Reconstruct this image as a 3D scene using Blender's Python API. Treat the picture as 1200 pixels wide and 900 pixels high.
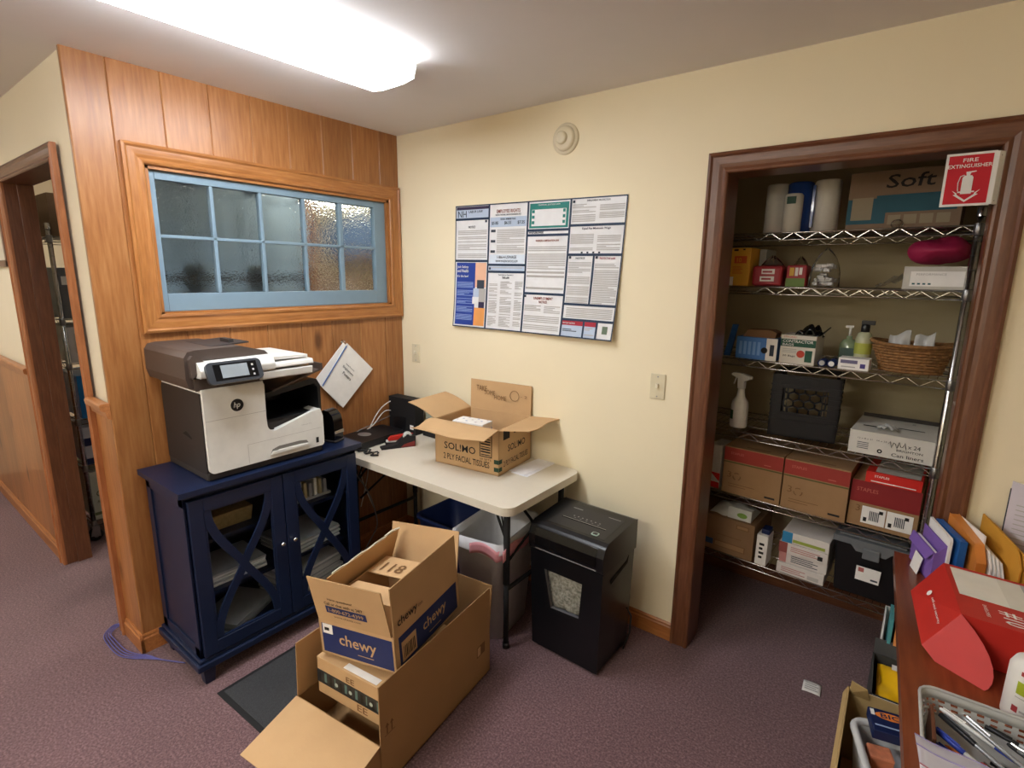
import bpy, math, random
from mathutils import Vector, Matrix
random.seed(7)
for o in list(bpy.data.objects): bpy.data.objects.remove(o)
SC = bpy.context.scene
COL = SC.collection
R = math.radians

# ---------------------------------------------------------------- camera
YAW, PITCH, ROLL, FPX = 0.6524, -0.2022, 0.0126, 622.16
CAM = Vector((2.622, -2.2714, 1.7134))
fw = Vector((-math.sin(YAW)*math.cos(PITCH), math.cos(YAW)*math.cos(PITCH), math.sin(PITCH)))
rt = Vector((math.cos(YAW), math.sin(YAW), 0)); up = rt.cross(fw)
r2 = rt*math.cos(ROLL) + up*math.sin(ROLL); u2 = -rt*math.sin(ROLL) + up*math.cos(ROLL)
cd = bpy.data.cameras.new('camera'); cam = bpy.data.objects.new('camera', cd); COL.objects.link(cam)
cd.sensor_width = 36; cd.lens = FPX/1200*36; cd.clip_start = 0.02
cam.matrix_world = Matrix(((r2.x, u2.x, -fw.x, CAM.x), (r2.y, u2.y, -fw.y, CAM.y), (r2.z, u2.z, -fw.z, CAM.z), (0, 0, 0, 1)))
SC.camera = cam
SC.view_settings.view_transform = 'Standard'; SC.view_settings.look = 'None'
SC.view_settings.gamma = 1; SC.view_settings.use_curve_mapping = False
SC.view_settings.exposure = 0.6
w = bpy.data.worlds.new('world'); SC.world = w; w.use_nodes = True
w.node_tree.nodes['Background'].inputs[0].default_value = (0.5, 0.5, 0.5, 1)
w.node_tree.nodes['Background'].inputs[1].default_value = 0.2
LENS_E = 16.0      # strength of the fluorescent lens in the picture
LENS_B = 30.0      # strength of the second fixture behind the camera
H = 2.517         # ceiling
L = 1.587         # end of the panelled wall / face of the hall wall

# ---------------------------------------------------------------- materials
def lin(c):
    c = c/255.0
    return c/12.92 if c <= .04045 else ((c+.055)/1.055)**2.4
def rgb(h):
    h = h or '808080'
    if isinstance(h, str): h = (int(h[0:2], 16), int(h[2:4], 16), int(h[4:6], 16))
    return (lin(h[0]), lin(h[1]), lin(h[2]), 1)
MATS = {}
def mat(name, color='808080', rough=.6, metal=0, noise=0, nscale=20, bump=0, bscale=60, trans=0, emit=0, ior=1.45, coat=0, alpha=1, stretch=None, spec=.5):
    if name in MATS: return MATS[name]
    m = bpy.data.materials.new(name); m.use_nodes = True; nt = m.node_tree; b = nt.nodes['Principled BSDF']
    c = rgb(color)
    b.inputs['Base Color'].default_value = c; b.inputs['Roughness'].default_value = rough; b.inputs['Metallic'].default_value = metal
    b.inputs['IOR'].default_value = ior; b.inputs['Transmission Weight'].default_value = trans; b.inputs['Coat Weight'].default_value = coat
    b.inputs['Alpha'].default_value = alpha; b.inputs['Specular IOR Level'].default_value = spec
    if emit: b.inputs['Emission Color'].default_value = c; b.inputs['Emission Strength'].default_value = emit
    tc = nt.nodes.new('ShaderNodeTexCoord'); mp = nt.nodes.new('ShaderNodeMapping'); nt.links.new(tc.outputs['Object'], mp.inputs[0])
    if stretch: mp.inputs['Scale'].default_value = stretch
    n = nt.nodes.new('ShaderNodeTexNoise'); n.inputs['Scale'].default_value = nscale; n.inputs['Detail'].default_value = 4; nt.links.new(mp.outputs[0], n.inputs[0])
    nz = noise if noise else .04
    mr = nt.nodes.new('ShaderNodeMapRange'); mr.inputs[1].default_value = .3; mr.inputs[2].default_value = .7; mr.inputs[3].default_value = 1-nz; mr.inputs[4].default_value = 1+nz
    nt.links.new(n.outputs[0], mr.inputs[0])
    hs = nt.nodes.new('ShaderNodeHueSaturation'); hs.inputs['Color'].default_value = c; nt.links.new(mr.outputs[0], hs.inputs['Value']); nt.links.new(hs.outputs[0], b.inputs['Base Color'])
    if bump:
        n2 = nt.nodes.new('ShaderNodeTexNoise'); n2.inputs['Scale'].default_value = bscale; n2.inputs['Detail'].default_value = 3; nt.links.new(mp.outputs[0], n2.inputs[0])
        bp = nt.nodes.new('ShaderNodeBump'); bp.inputs['Strength'].default_value = bump; bp.inputs['Distance'].default_value = .004
        nt.links.new(n2.outputs[0], bp.inputs['Height']); nt.links.new(bp.outputs[0], b.inputs['Normal'])
    MATS[name] = m
    return m

def wood(name, c1, c2, c3, axis=2, board=0, rough=.35, knots=True, scale=1.0, off=0.0, coat=.15, baxis=1):
    """grain runs along `axis`; `board` metres wide boards are told apart along baxis"""
    if name in MATS: return MATS[name]
    m = bpy.data.materials.new(name); m.use_nodes = True; nt = m.node_tree; N = nt.nodes.new; K = nt.links.new; b = nt.nodes['Principled BSDF']
    b.inputs['Roughness'].default_value = rough; b.inputs['Coat Weight'].default_value = coat; b.inputs['Coat Roughness'].default_value = .3
    tc = N('ShaderNodeTexCoord'); sep = N('ShaderNodeSeparateXYZ'); K(tc.outputs['Object'], sep.inputs[0])
    sc = [9*scale]*3; sc[axis] = .8*scale
    mp = N('ShaderNodeMapping'); mp.inputs['Scale'].default_value = sc
    if board:
        a = N('ShaderNodeMath'); a.operation = 'ADD'; a.inputs[1].default_value = off; K(sep.outputs[baxis], a.inputs[0])
        d = N('ShaderNodeMath'); d.operation = 'DIVIDE'; d.inputs[1].default_value = board; K(a.outputs[0], d.inputs[0])
        f = N('ShaderNodeMath'); f.operation = 'FLOOR'; K(d.outputs[0], f.inputs[0])
        wn = N('ShaderNodeTexWhiteNoise'); wn.noise_dimensions = '1D'; K(f.outputs[0], wn.inputs['W'])
        va = N('ShaderNodeVectorMath'); va.operation = 'MULTIPLY_ADD'; K(wn.outputs['Color'], va.inputs[0]); va.inputs[1].default_value = (5, 5, 5); K(tc.outputs['Object'], va.inputs[2])
        K(va.outputs[0], mp.inputs[0])
    else: K(tc.outputs['Object'], mp.inputs[0])
    n1 = N('ShaderNodeTexNoise'); n1.inputs['Scale'].default_value = 1.2; n1.inputs['Detail'].default_value = 3; n1.inputs['Distortion'].default_value = .8; K(mp.outputs[0], n1.inputs[0])
    mul = N('ShaderNodeMath'); mul.operation = 'MULTIPLY'; mul.inputs[1].default_value = 14; K(n1.outputs[0], mul.inputs[0])
    sn = N('ShaderNodeMath'); sn.operation = 'SINE'; K(mul.outputs[0], sn.inputs[0])
    n2 = N('ShaderNodeTexNoise'); n2.inputs['Scale'].default_value = 9; n2.inputs['Detail'].default_value = 5; K(mp.outputs[0], n2.inputs[0])
    mx = N('ShaderNodeMath'); mx.operation = 'MULTIPLY_ADD'; K(sn.outputs[0], mx.inputs[0]); mx.inputs[1].default_value = .05; K(n2.outputs[0], mx.inputs[2])
    cr = N('ShaderNodeValToRGB'); K(mx.outputs[0], cr.inputs[0]); e = cr.color_ramp.elements
    e[0].position = .18; e[0].color = rgb(c3); e[1].position = .82; e[1].color = rgb(c1); k = cr.color_ramp.elements.new(.5); k.color = rgb(c2)
    out = cr.outputs[0]
    if board:
        hs = N('ShaderNodeHueSaturation'); mr = N('ShaderNodeMapRange'); mr.inputs[3].default_value = .80; mr.inputs[4].default_value = 1.14; K(wn.outputs[0], mr.inputs[0]); K(mr.outputs[0], hs.inputs['Value']); K(out, hs.inputs['Color']); out = hs.outputs[0]
    if knots:
        sc2 = [4.2]*3; sc2[axis] = 1.7
        mp2 = N('ShaderNodeMapping'); mp2.inputs['Scale'].default_value = sc2; K(tc.outputs['Object'], mp2.inputs[0])
        vo = N('ShaderNodeTexVoronoi'); vo.inputs['Scale'].default_value = 1; K(mp2.outputs[0], vo.inputs[0])
        mr2 = N('ShaderNodeMapRange'); mr2.inputs[1].default_value = .05; mr2.inputs[2].default_value = .13; mr2.inputs[3].default_value = .75; mr2.inputs[4].default_value = 0; K(vo.outputs['Distance'], mr2.inputs[0])
        mm = N('ShaderNodeMix'); mm.data_type = 'RGBA'; K(mr2.outputs[0], mm.inputs[0]); K(out, mm.inputs[6]); mm.inputs[7].default_value = rgb('3d1c0e'); out = mm.outputs[2]
    K(out, b.inputs['Base Color'])
    bp = N('ShaderNodeBump'); bp.inputs['Strength'].default_value = .12; bp.inputs['Distance'].default_value = .002; K(n2.outputs[0], bp.inputs['Height']); K(bp.outputs[0], b.inputs['Normal'])
    MATS[name] = m
    return m

def carpet():
    m = bpy.data.materials.new('carpet'); m.use_nodes = True; nt = m.node_tree; N = nt.nodes.new; K = nt.links.new; b = nt.nodes['Principled BSDF']
    b.inputs['Roughness'].default_value = 1; b.inputs['Specular IOR Level'].default_value = .1
    b.inputs['Sheen Weight'].default_value = .25; b.inputs['Sheen Roughness'].default_value = .6
    tc = N('ShaderNodeTexCoord')
    n = N('ShaderNodeTexNoise'); n.inputs['Scale'].default_value = 120; n.inputs['Detail'].default_value = 8; n.inputs['Roughness'].default_value = .7; K(tc.outputs['Object'], n.inputs[0])
    n3 = N('ShaderNodeTexNoise'); n3.inputs['Scale'].default_value = 2.2; K(tc.outputs['Object'], n3.inputs[0])
    cr = N('ShaderNodeValToRGB'); K(n.outputs[0], cr.inputs[0]); e = cr.color_ramp.elements
    e[0].position = .33; e[0].color = rgb('4a3437'); e[1].position = .68; e[1].color = rgb('9a7b7e'); k = e.new(.5); k.color = rgb('6f5055')
    hs = N('ShaderNodeHueSaturation'); mr = N('ShaderNodeMapRange'); mr.inputs[1].default_value = .3; mr.inputs[2].default_value = .7; mr.inputs[3].default_value = .92; mr.inputs[4].default_value = 1.08
    K(n3.outputs[0], mr.inputs[0]); K(mr.outputs[0], hs.inputs['Value']); K(cr.outputs[0], hs.inputs['Color']); K(hs.outputs[0], b.inputs['Base Color'])
    bp = N('ShaderNodeBump'); bp.inputs['Strength'].default_value = .6; bp.inputs['Distance'].default_value = .006; K(n.outputs[0], bp.inputs['Height']); K(bp.outputs[0], b.inputs['Normal'])
    MATS['carpet'] = m
    return m

def rain_glass():
    m = bpy.data.materials.new('textured_glass'); m.use_nodes = True; nt = m.node_tree; N = nt.nodes.new; K = nt.links.new; b = nt.nodes['Principled BSDF']
    b.inputs['Base Color'].default_value = rgb('e4eef4'); b.inputs['Transmission Weight'].default_value = 1; b.inputs['Roughness'].default_value = .01; b.inputs['IOR'].default_value = 1.35
    tc = N('ShaderNodeTexCoord'); n = N('ShaderNodeTexNoise'); n.inputs['Scale'].default_value = 70; n.inputs['Detail'].default_value = 2; K(tc.outputs['Object'], n.inputs[0])
    bp = N('ShaderNodeBump'); bp.inputs['Strength'].default_value = .7; bp.inputs['Distance'].default_value = .004; K(n.outputs[0], bp.inputs['Height']); K(bp.outputs[0], b.inputs['Normal'])
    MATS['textured_glass'] = m
    return m

CREAM = mat('cream_paint', 'f2e6c6', .75, noise=.015, nscale=3, bump=.05, bscale=200)
WHITEWALL = mat('offwhite_paint', 'e9dfc8', .8, noise=.015, nscale=3)
CEIL = mat('ceiling_paint', 'ebe8e8', .9, noise=.01, nscale=5, bump=.05, bscale=150)
PANEL = wood('pine_panelling', 'b9834f', 'a66d3c', '8d562c', 2, .187, off=1.448-.187*8+.187*100, knots=True)
WAINSCOT = wood('pine_wainscot', 'b9834f', 'a66d3c', '8d562c', 2, .12, baxis=0, off=20)
CASING = wood('window_casing_wood', 'b98048', 'a56b37', '8d5629', 1, knots=False, scale=1.4)
CASINGV = wood('window_casing_wood_upright', 'b98048', 'a56b37', '8d5629', 2, knots=False, scale=1.4)
TRIMX = wood('door_trim_wood_level', '7d5136', '693f28', '54311f', 0, knots=False, scale=1.5)
TRIMZ = wood('door_trim_wood_upright', '7d5136', '693f28', '54311f', 2, knots=False, scale=1.5)
BASEW = wood('baseboard_wood', 'c08048', 'ab6c3a', '955a2e', 0, knots=False, scale=1.3)
DESKW = wood('desk_wood', '8c4a28', '7c3d20', '683018', 1, knots=False, scale=.8, rough=.25, coat=.3)
CARPET = carpet(); RAIN = rain_glass()
NAVY = mat('navy_paint', '14213f', .38, noise=.03, nscale=8, coat=.1)
SASH = mat('blue_sash_paint', '7c94a4', .5, noise=.02)
KRAFT = mat('kraft_cardboard', 'c8a478', .8, noise=.05, nscale=6, bump=.06, bscale=90)
KRAFT2 = mat('kraft_cardboard_brown', 'a98458', .85, noise=.05, nscale=5)
KEDGE = mat('cardboard_edge', 'a8865c', .9)
BLACKP = mat('black_plastic', '17181b', .4)
GLOSSB = mat('glossy_black_plastic', '0e0f12', .12)
MATB = mat('matte_black', '1b1b1d', .7)
DGREY = mat('dark_grey_plastic', '3a3636', .45)
BROWNG = mat('brown_grey_plastic', '51453f', .45, noise=.02)
WHITEP = mat('white_plastic', 'e6e5df', .4)
OFFW = mat('offwhite_plastic', 'dcd8c8', .45)
WHITE = mat('white_paper', 'f2f0ec', .8)
INK = mat('black_ink', '1c1a1a', .8)
CHROME = mat('chrome', 'c8c8c8', .22, 1)
STEEL = mat('dull_steel', '9a9a9a', .4, 1)
RED = mat('red_card', 'c02a22', .5, noise=.03)
GREYP = mat('grey_plastic', 'a8a8a6', .45)
LAMIN = mat('table_laminate', 'dfd7c6', .4, noise=.015, nscale=30, bump=.03, bscale=300)
GLASS = mat('clear_glass', 'f4f8fa', .02, trans=1, ior=1.1)
CLEARP = mat('clear_film', 'f4f6f8', .12, trans=1, ior=1.12, bump=.5, bscale=30)

# ---------------------------------------------------------------- mesh builder
_fonts = {}
def text_geo(s, bold=False):
    key = (s, bold)
    if key in _fonts: return _fonts[key]
    cu = bpy.data.curves.new('t', 'FONT'); cu.body = s; cu.resolution_u = 2; cu.fill_mode = 'FRONT'
    if bold: cu.offset = .010
    o = bpy.data.objects.new('t', cu); COL.objects.link(o)
    dg = bpy.context.evaluated_depsgraph_get(); me = o.evaluated_get(dg).to_mesh()
    vs = [v.co.copy() for v in me.vertices]; fs = [tuple(p.vertices) for p in me.polygons]
    bpy.data.objects.remove(o); bpy.data.curves.remove(cu)
    if vs:
        x0 = min(v.x for v in vs); x1 = max(v.x for v in vs); y0 = min(v.y for v in vs); y1 = max(v.y for v in vs)
        vs = [((v.x-x0)/(x1-x0 or 1), (v.y-y0)/(y1-y0 or 1)) for v in vs]; asp = (x1-x0)/(y1-y0 or 1)
    else: asp = 1
    _fonts[key] = (vs, fs, asp)
    return _fonts[key]

class MB:
    def __init__(s, fn=None): s.v = []; s.f = []; s.m = []; s.sm = []; s.mats = []; s.fn = fn; s.M = Matrix.Identity(4)
    def mi(s, m):
        if m not in s.mats: s.mats.append(m)
        return s.mats.index(m)
    def add(s, vs, fs, m, smooth=False):
        n = len(s.v); i = s.mi(m)
        for v in vs:
            p = s.M @ Vector(v); s.v.append(s.fn(p) if s.fn else p)
        for f in fs: s.f.append([a+n for a in f]); s.m.append(i); s.sm.append(smooth)
        return s
    def box(s, a, b, m):
        x0, y0, z0 = [min(p, q) for p, q in zip(a, b)]; x1, y1, z1 = [max(p, q) for p, q in zip(a, b)]
        return s.add([(x0,y0,z0),(x1,y0,z0),(x1,y1,z0),(x0,y1,z0),(x0,y0,z1),(x1,y0,z1),(x1,y1,z1),(x0,y1,z1)],
              [(0,3,2,1),(4,5,6,7),(0,1,5,4),(1,2,6,5),(2,3,7,6),(3,0,4,7)], m)
    def taper(s, a, b, m, ix=0, iy=0, top=(0, 0)):
        """box whose BOTTOM is inset by ix, iy"""
        x0,y0,z0 = a; x1,y1,z1 = b
        return s.add([(x0+ix,y0+iy,z0),(x1-ix,y0+iy,z0),(x1-ix,y1-iy,z0),(x0+ix,y1-iy,z0),(x0,y0,z1),(x1,y0,z1),(x1,y1,z1),(x0,y1,z1)],
              [(0,3,2,1),(4,5,6,7),(0,1,5,4),(1,2,6,5),(2,3,7,6),(3,0,4,7)], m)
    def quad(s, p, m): return s.add(p, [(0,1,2,3)], m)
    def slab(s, p, t, m, edge=None):
        """plate with thickness t on the far side of the normal"""
        p = [Vector(q) for q in p]; n = (p[1]-p[0]).cross(p[-1]-p[0]).normalized(); k = len(p)
        q = [a-n*t for a in p]
        s.add(p, [tuple(range(k))], m); s.add(q, [tuple(reversed(range(k)))], m)
        for i in range(k):
            j = (i+1) % k; s.add([p[i], q[i], q[j], p[j]], [(0,1,2,3)], edge or m)
        return s
    def prism(s, poly, d, m, smooth=False):
        """poly: 3D points, extruded by vector d"""
        k = len(poly); a = [Vector(p) for p in poly]; b = [p+Vector(d) for p in a]
        s.add(a+b, [tuple(reversed(range(k))), tuple(range(k, 2*k))], m)
        return s.add(a+b, [(i, (i+1) % k, (i+1) % k+k, i+k) for i in range(k)], m, smooth)
    def tube(s, pts, r, m, n=6, closed=False, caps=True):
        P = [Vector(p) for p in pts]; k = len(P); vs = []; fs = []; prev = None
        for i in range(k):
            if closed: d = P[(i+1) % k]-P[i-1]
            else: d = P[min(i+1, k-1)]-P[max(i-1, 0)]
            d.normalize()
            if prev is None: a = d.orthogonal().normalized()
            else: a = (prev-d*prev.dot(d)).normalized()
            prev = a; b = d.cross(a); rr = r[i] if isinstance(r, (list, tuple)) else r
            vs += [P[i]+a*math.cos(2*math.pi*j/n)*rr+b*math.sin(2*math.pi*j/n)*rr for j in range(n)]
        for i in range(k if closed else k-1):
            i2 = (i+1) % k
            fs += [(i*n+j, i*n+(j+1) % n, i2*n+(j+1) % n, i2*n+j) for j in range(n)]
        if caps and not closed: fs += [tuple(reversed(range(n))), tuple((k-1)*n+j for j in range(n))]
        return s.add(vs, fs, m, n > 5)
    def lathe(s, prof, m, c=(0, 0, 0), axis='z', n=24, sx=1, sy=1, a0=0, a1=2*math.pi):
        vs = []; fs = []; k = len(prof)
        for j in range(n):
            a = a0+(a1-a0)*j/n
            for r, z in prof:
                x, y = r*math.cos(a)*sx, r*math.sin(a)*sy
                p = (x, y, z) if axis == 'z' else ((x, -z, y) if axis == 'y' else (z, x, y))
                vs.append((p[0]+c[0], p[1]+c[1], p[2]+c[2]))
        for j in range(n):
            for i in range(k-1): fs.append((j*k+i, (j+1) % n*k+i, (j+1) % n*k+i+1, j*k+i+1))
        return s.add(vs, fs, m, True)
    def grid(s, f, nu, nv, m, smooth=True, closed_u=False):
        vs = [f(i/nu, j/nv) for i in range(nu if closed_u else nu+1) for j in range(nv+1)]; k = nu if closed_u else nu+1
        fs = [(i*(nv+1)+j, (i+1) % k*(nv+1)+j, (i+1) % k*(nv+1)+j+1, i*(nv+1)+j+1) for i in range(nu) for j in range(nv)]
        return s.add(vs, fs, m, smooth)
    def text(s, t, o, xd, yd, h, m, width=None, align='l', bold=False, lift=.0006):
        """lower-left (or centre / right) of the lettering at o, height h"""
        vs, fs, asp = text_geo(t, bold); xd = Vector(xd).normalized(); yd = Vector(yd).normalized(); n = xd.cross(yd)
        W = width if width else asp*h; o = Vector(o)+n*lift
        if align == 'c': o = o-xd*W/2
        if align == 'r': o = o-xd*W
        return s.add([o+xd*(a*W)+yd*(b*h) for a, b in vs], fs, m)
    def rect(s, o, xd, yd, w, h, m, lift=.0005):
        xd = Vector(xd).normalized(); yd = Vector(yd).normalized(); o = Vector(o)+xd.cross(yd)*lift
        return s.add([o, o+xd*w, o+xd*w+yd*h, o+yd*h], [(0,1,2,3)], m)
    def build(s, name, parent=None, bevel=0, seg=2, solid=0, sub=0):
        me = bpy.data.meshes.new(name); me.from_pydata([tuple(v) for v in s.v], [], s.f)
        for m in s.mats: me.materials.append(m)
        me.polygons.foreach_set('material_index', s.m); me.polygons.foreach_set('use_smooth', s.sm); me.update()
        o = bpy.data.objects.new(name, me); COL.objects.link(o)
        if parent is not None: o.parent = parent
        if solid: md = o.modifiers.new('s', 'SOLIDIFY'); md.thickness = solid; md.offset = 0
        if sub: md = o.modifiers.new('u', 'SUBSURF'); md.levels = sub; md.render_levels = sub
        if bevel: md = o.modifiers.new('b', 'BEVEL'); md.width = bevel; md.segments = seg; md.limit_method = 'ANGLE'; md.angle_limit = R(40)
        return o
def tag(o, label=None, cat=None, group=None, kind=None):
    if label: o['label'] = label
    if cat: o['category'] = cat
    if group: o['group'] = group
    if kind: o['kind'] = kind
    return o
def thing(name, label, cat, loc=(0, 0, 0), rz=0, group=None, rx=0, ry=0):
    o = bpy.data.objects.new(name, None); COL.objects.link(o); o.empty_display_size = .05
    o.location = loc; o.rotation_euler = (rx, ry, rz)
    return tag(o, label, cat, group)
def struct(mb, name, **k): return tag(mb.build(name, **k), kind='structure')
def kids(o): return [c for c in bpy.data.objects if c.parent == o]
def copy_tree(o, loc=None, rz=None, label=None, parent=None):
    c = o.copy(); COL.objects.link(c)
    if parent is not None: c.parent = parent
    if loc is not None: c.location = loc
    if rz is not None: c.rotation_euler[2] = rz
    if label: c['label'] = label
    for ch in kids(o): copy_tree(ch, parent=c)
    return c
X, Y, Z = Vector((1, 0, 0)), Vector((0, 1, 0)), Vector((0, 0, 1))
def arc(cx, cy, r, a0, a1, n): return [(cx+r*math.cos(R(a0+(a1-a0)*i/n)), cy+r*math.sin(R(a0+(a1-a0)*i/n))) for i in range(n+1)]
def rrect(x0, y0, x1, y1, r, n=5):
    return arc(x1-r, y1-r, r, 0, 90, n)+arc(x0+r, y1-r, r, 90, 180, n)+arc(x0+r, y0+r, r, 180, 270, n)+arc(x1-r, y0+r, r, 270, 360, n)

# ================================================================ THE ROOM
XR, YF, XL = 4.4, -4.6, -3.4
YB = 1.5     # far wall of the back room
mb = MB(); mb.box((XL-.2, YF-.2, -.1), (XR+.2, YB+.2, 0), CARPET); struct(mb, 'floor')
mb = MB(); mb.box((XL-.2, YF-.2, H), (XR+.2, YB+.2, H+.1), CEIL); struct(mb, 'ceiling')
# back wall with the closet opening
OX0, OX1, OZ = 1.95, 2.75, 2.115
mb = MB(); mb.box((0, 0, 0), (OX0-.018, .12, H), CREAM); mb.box((OX1+.018, 0, 0), (XR, .12, H), CREAM); mb.box((OX0-.018, 0, OZ+.018), (OX1+.018, .12, H), CREAM); struct(mb, 'wall_back')
mb = MB(); mb.box((XR, YF, 0), (XR+.1, .12, H), CREAM); struct(mb, 'wall_right')
mb = MB(); mb.box((XL, YF-.1, 0), (XR, YF, H), CREAM); struct(mb, 'wall_front')
mb = MB(); mb.box((XL-.1, YF, 0), (XL, YB, H), WHITEWALL); struct(mb, 'wall_far_left')
# closet shell
CW = mat('closet_paint', 'bdb08e', .85, noise=.03, nscale=4)  # wall colour lowered to carry the closet's shade
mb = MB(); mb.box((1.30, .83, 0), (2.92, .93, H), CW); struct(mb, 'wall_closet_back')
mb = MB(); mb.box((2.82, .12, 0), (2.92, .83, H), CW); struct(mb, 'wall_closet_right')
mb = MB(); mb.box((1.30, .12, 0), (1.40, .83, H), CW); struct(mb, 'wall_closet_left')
# panelled wall, real boards with V grooves, window hole
WY0, WY1, WZ0, WZ1 = -1.357, -.085, 1.525, 2.150
mb = MB()
mb.box((-.10, -L+.1155, 0), (-.019, 0, WZ0), WHITEWALL); mb.box((-.10, -L+.1155, WZ1), (-.019, 0, H), WHITEWALL)
mb.box((-.10, -L+.1155, WZ0), (-.019, WY0, WZ1), WHITEWALL); mb.box((-.10, WY1, WZ0), (-.019, 0, WZ1), WHITEWALL)
edges = [-L, -1.448]+[-1.448+.187*i for i in range(1, 8)]+[0]
g = .0035
def board(y0, y1, z0, z1):
    a, b = y0, y1
    mb.add([(-.019, a, z0), (-.004, a, z0), (0, a+g, z0), (0, b-g, z0), (-.004, b, z0), (-.019, b, z0), (-.019, a, z1), (-.004, a, z1), (0, a+g, z1), (0, b-g, z1), (-.004, b, z1), (-.019, b, z1)],
           [(i, (i+1) % 6, (i+1) % 6+6, i+6) for i in range(6)]+[(5,4,3,2,1,0), (6,7,8,9,10,11)], PANEL)
for a, b in zip(edges[:-1], edges[1:]):
    if b <= WY0 or a >= WY1: board(a, b, 0, H)
    else:
        board(a, b, 0, WZ0); board(a, b, WZ1, H)
        if a < WY0: board(a, WY0, WZ0, WZ1)
        if b > WY1: board(WY1, b, WZ0, WZ1)
struct(mb, 'wall_left')
# hall wall H (faces the camera side), door opening
DX0, DX1, DZ = -1.2, -.27, 2.145
mb = MB()
for (x0, x1) in ((XL, DX0-.018), (DX1+.018, -.019)):
    mb.box((x0, -L+.012, 1.12), (x1, -L+.115, H), WHITEWALL); mb.box((x0, -L, 0), (x1, -L+.115, 1.12), WAINSCOT)
mb.box((DX0-.018, -L+.012, DZ+.018), (DX1+.018, -L+.115, H), WHITEWALL)
struct(mb, 'wall_hall')
# chair rails
def rail_prof(x0, x1, name):
    mb = MB(); y = -L; pr = [(0, 1.10), (-.014, 1.11), (-.018, 1.135), (-.034, 1.145), (-.036, 1.165), (-.030, 1.172), (.0, 1.172)]
    mb.prism([(x0, y+a, z) for a, z in pr], (x1-x0, 0, 0), CASING if 0 else TRIMLT); struct(mb, name, bevel=.002)
TRIMLT = wood('light_trim_wood', 'bd8050', 'a86c3e', '925830', 0, knots=False, scale=1.4)
TRIMLZ = wood('light_trim_wood_upright', 'b5764a', 'a1643c', '8a5230', 2, knots=False, scale=1.4)
rail_prof(XL, DX0-.075, 'trim_1'); rail_prof(DX1+.07, .0, 'trim_2')
# baseboards
def baseboard(p0, p1, nrm, name, m=BASEW, h=.09):
    p0, p1, n = Vector(p0), Vector(p1), Vector(nrm)
    mb = MB(); pr = [(0, 0), (.014, 0), (.014, h-.022), (.009, h-.016), (.009, h-.008), (.004, h), (0, h)]
    mb.prism([p0+n*a+Z*z for a, z in pr], p1-p0, m); struct(mb, name)
baseboard((0, 0, 0), (OX0-.082, 0, 0), (0, -1, 0), 'baseboard_back'); baseboard((OX1+.075, 0, 0), (XR, 0, 0), (0, -1, 0), 'baseboard_back_right')
baseboard((0, -L-.014, 0), (0, 0, 0), (1, 0, 0), 'baseboard_left'); baseboard((XL, -L, 0), (DX0-.075, -L, 0), (0, -1, 0), 'baseboard_hall_left')
baseboard((DX1+.07, -L, 0), (0.014, -L, 0), (0, -1, 0), 'baseboard_hall_right')
baseboard((1.40, .83, 0), (2.82, .83, 0), (0, -1, 0), 'closet_shade_strip', TRIMX, .12)  # dark strip added to stand in for shade below the bottom shelf
# closet door trim + jambs
def casing_profile(w):   # across the width, outer edge at 0: height off the wall
    return [(0, 0), (0, .020), (.010, .024), (.018, .017), (.026, .017), (w*.55, .016), (w*.72, .013), (w*.86, .018), (w-.004, .016), (w, .010), (w, 0)]
def frame_casing(x0, x1, z1, y, w, m_z, m_x, name, facing=-1, axis='x', z0=0, bottom=False):
    """mitred door casing around an opening x0..x1, up to z1 (inner edges)"""
    mb = MB(); pr = casing_profile(w)
    P = (lambda a, b, z: (a, b, z)) if axis == 'x' else (lambda a, b, z: (b, a, z))
    d = facing
    # uprights
    for s, xi in ((-1, x0), (1, x1)):
        lo = [P(xi+s*(w-a), y+d*b, z0-(w-a if bottom else 0)) for a, b in pr]; hi = [P(xi+s*(w-a), y+d*b, z1+(w-a)) for a, b in pr]; k = len(pr)
        mb.add(lo+hi, [(i, (i+1) % k, (i+1) % k+k, i+k) for i in range(k)]+[tuple(range(k)), tuple(reversed(range(k, 2*k)))], m_z)
    for zz, s in (((z1, 1), (z0, -1)) if bottom else ((z1, 1),)):
        lo = [P(x0-(w-a), y+d*b, zz+s*(w-a)) for a, b in pr]; hi = [P(x1+(w-a), y+d*b, zz+s*(w-a)) for a, b in pr]; k = len(pr)
        mb.add(lo+hi, [(i, (i+1) % k, (i+1) % k+k, i+k) for i in range(k)]+[tuple(range(k)), tuple(reversed(range(k, 2*k)))], m_x)
    struct(mb, name)
frame_casing(OX0, OX1, OZ, 0, .08, TRIMZ, TRIMX, 'trim_3')
mb = MB(); mb.box((OX0-.018, -.002, 0), (OX0, .135, OZ+.018), TRIMZ); mb.box((OX1, -.002, 0), (OX1+.018, .135, OZ+.018), TRIMZ); mb.box((OX0, -.002, OZ), (OX1, .135, OZ+.018), TRIMX)
struct(mb, 'trim_4', bevel=.002)
frame_casing(DX0, DX1, DZ, -L+.0, .065, TRIMLZ, TRIMX, 'trim_5')
mb = MB(); mb.box((DX0-.018, -L-.002, 0), (DX0, -L+.118, DZ+.018), TRIMZ); mb.box((DX1, -L-.002, 0), (DX1+.018, -L+.118, DZ+.018), TRIMZ); mb.box((DX0, -L-.002, DZ), (DX1, -L+.118, DZ+.018), TRIMX)
mb.box((DX0, -L+.05, 0), (DX0+.012, -L+.118, DZ), TRIMZ); struct(mb, 'trim_6', bevel=.002)
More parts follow.
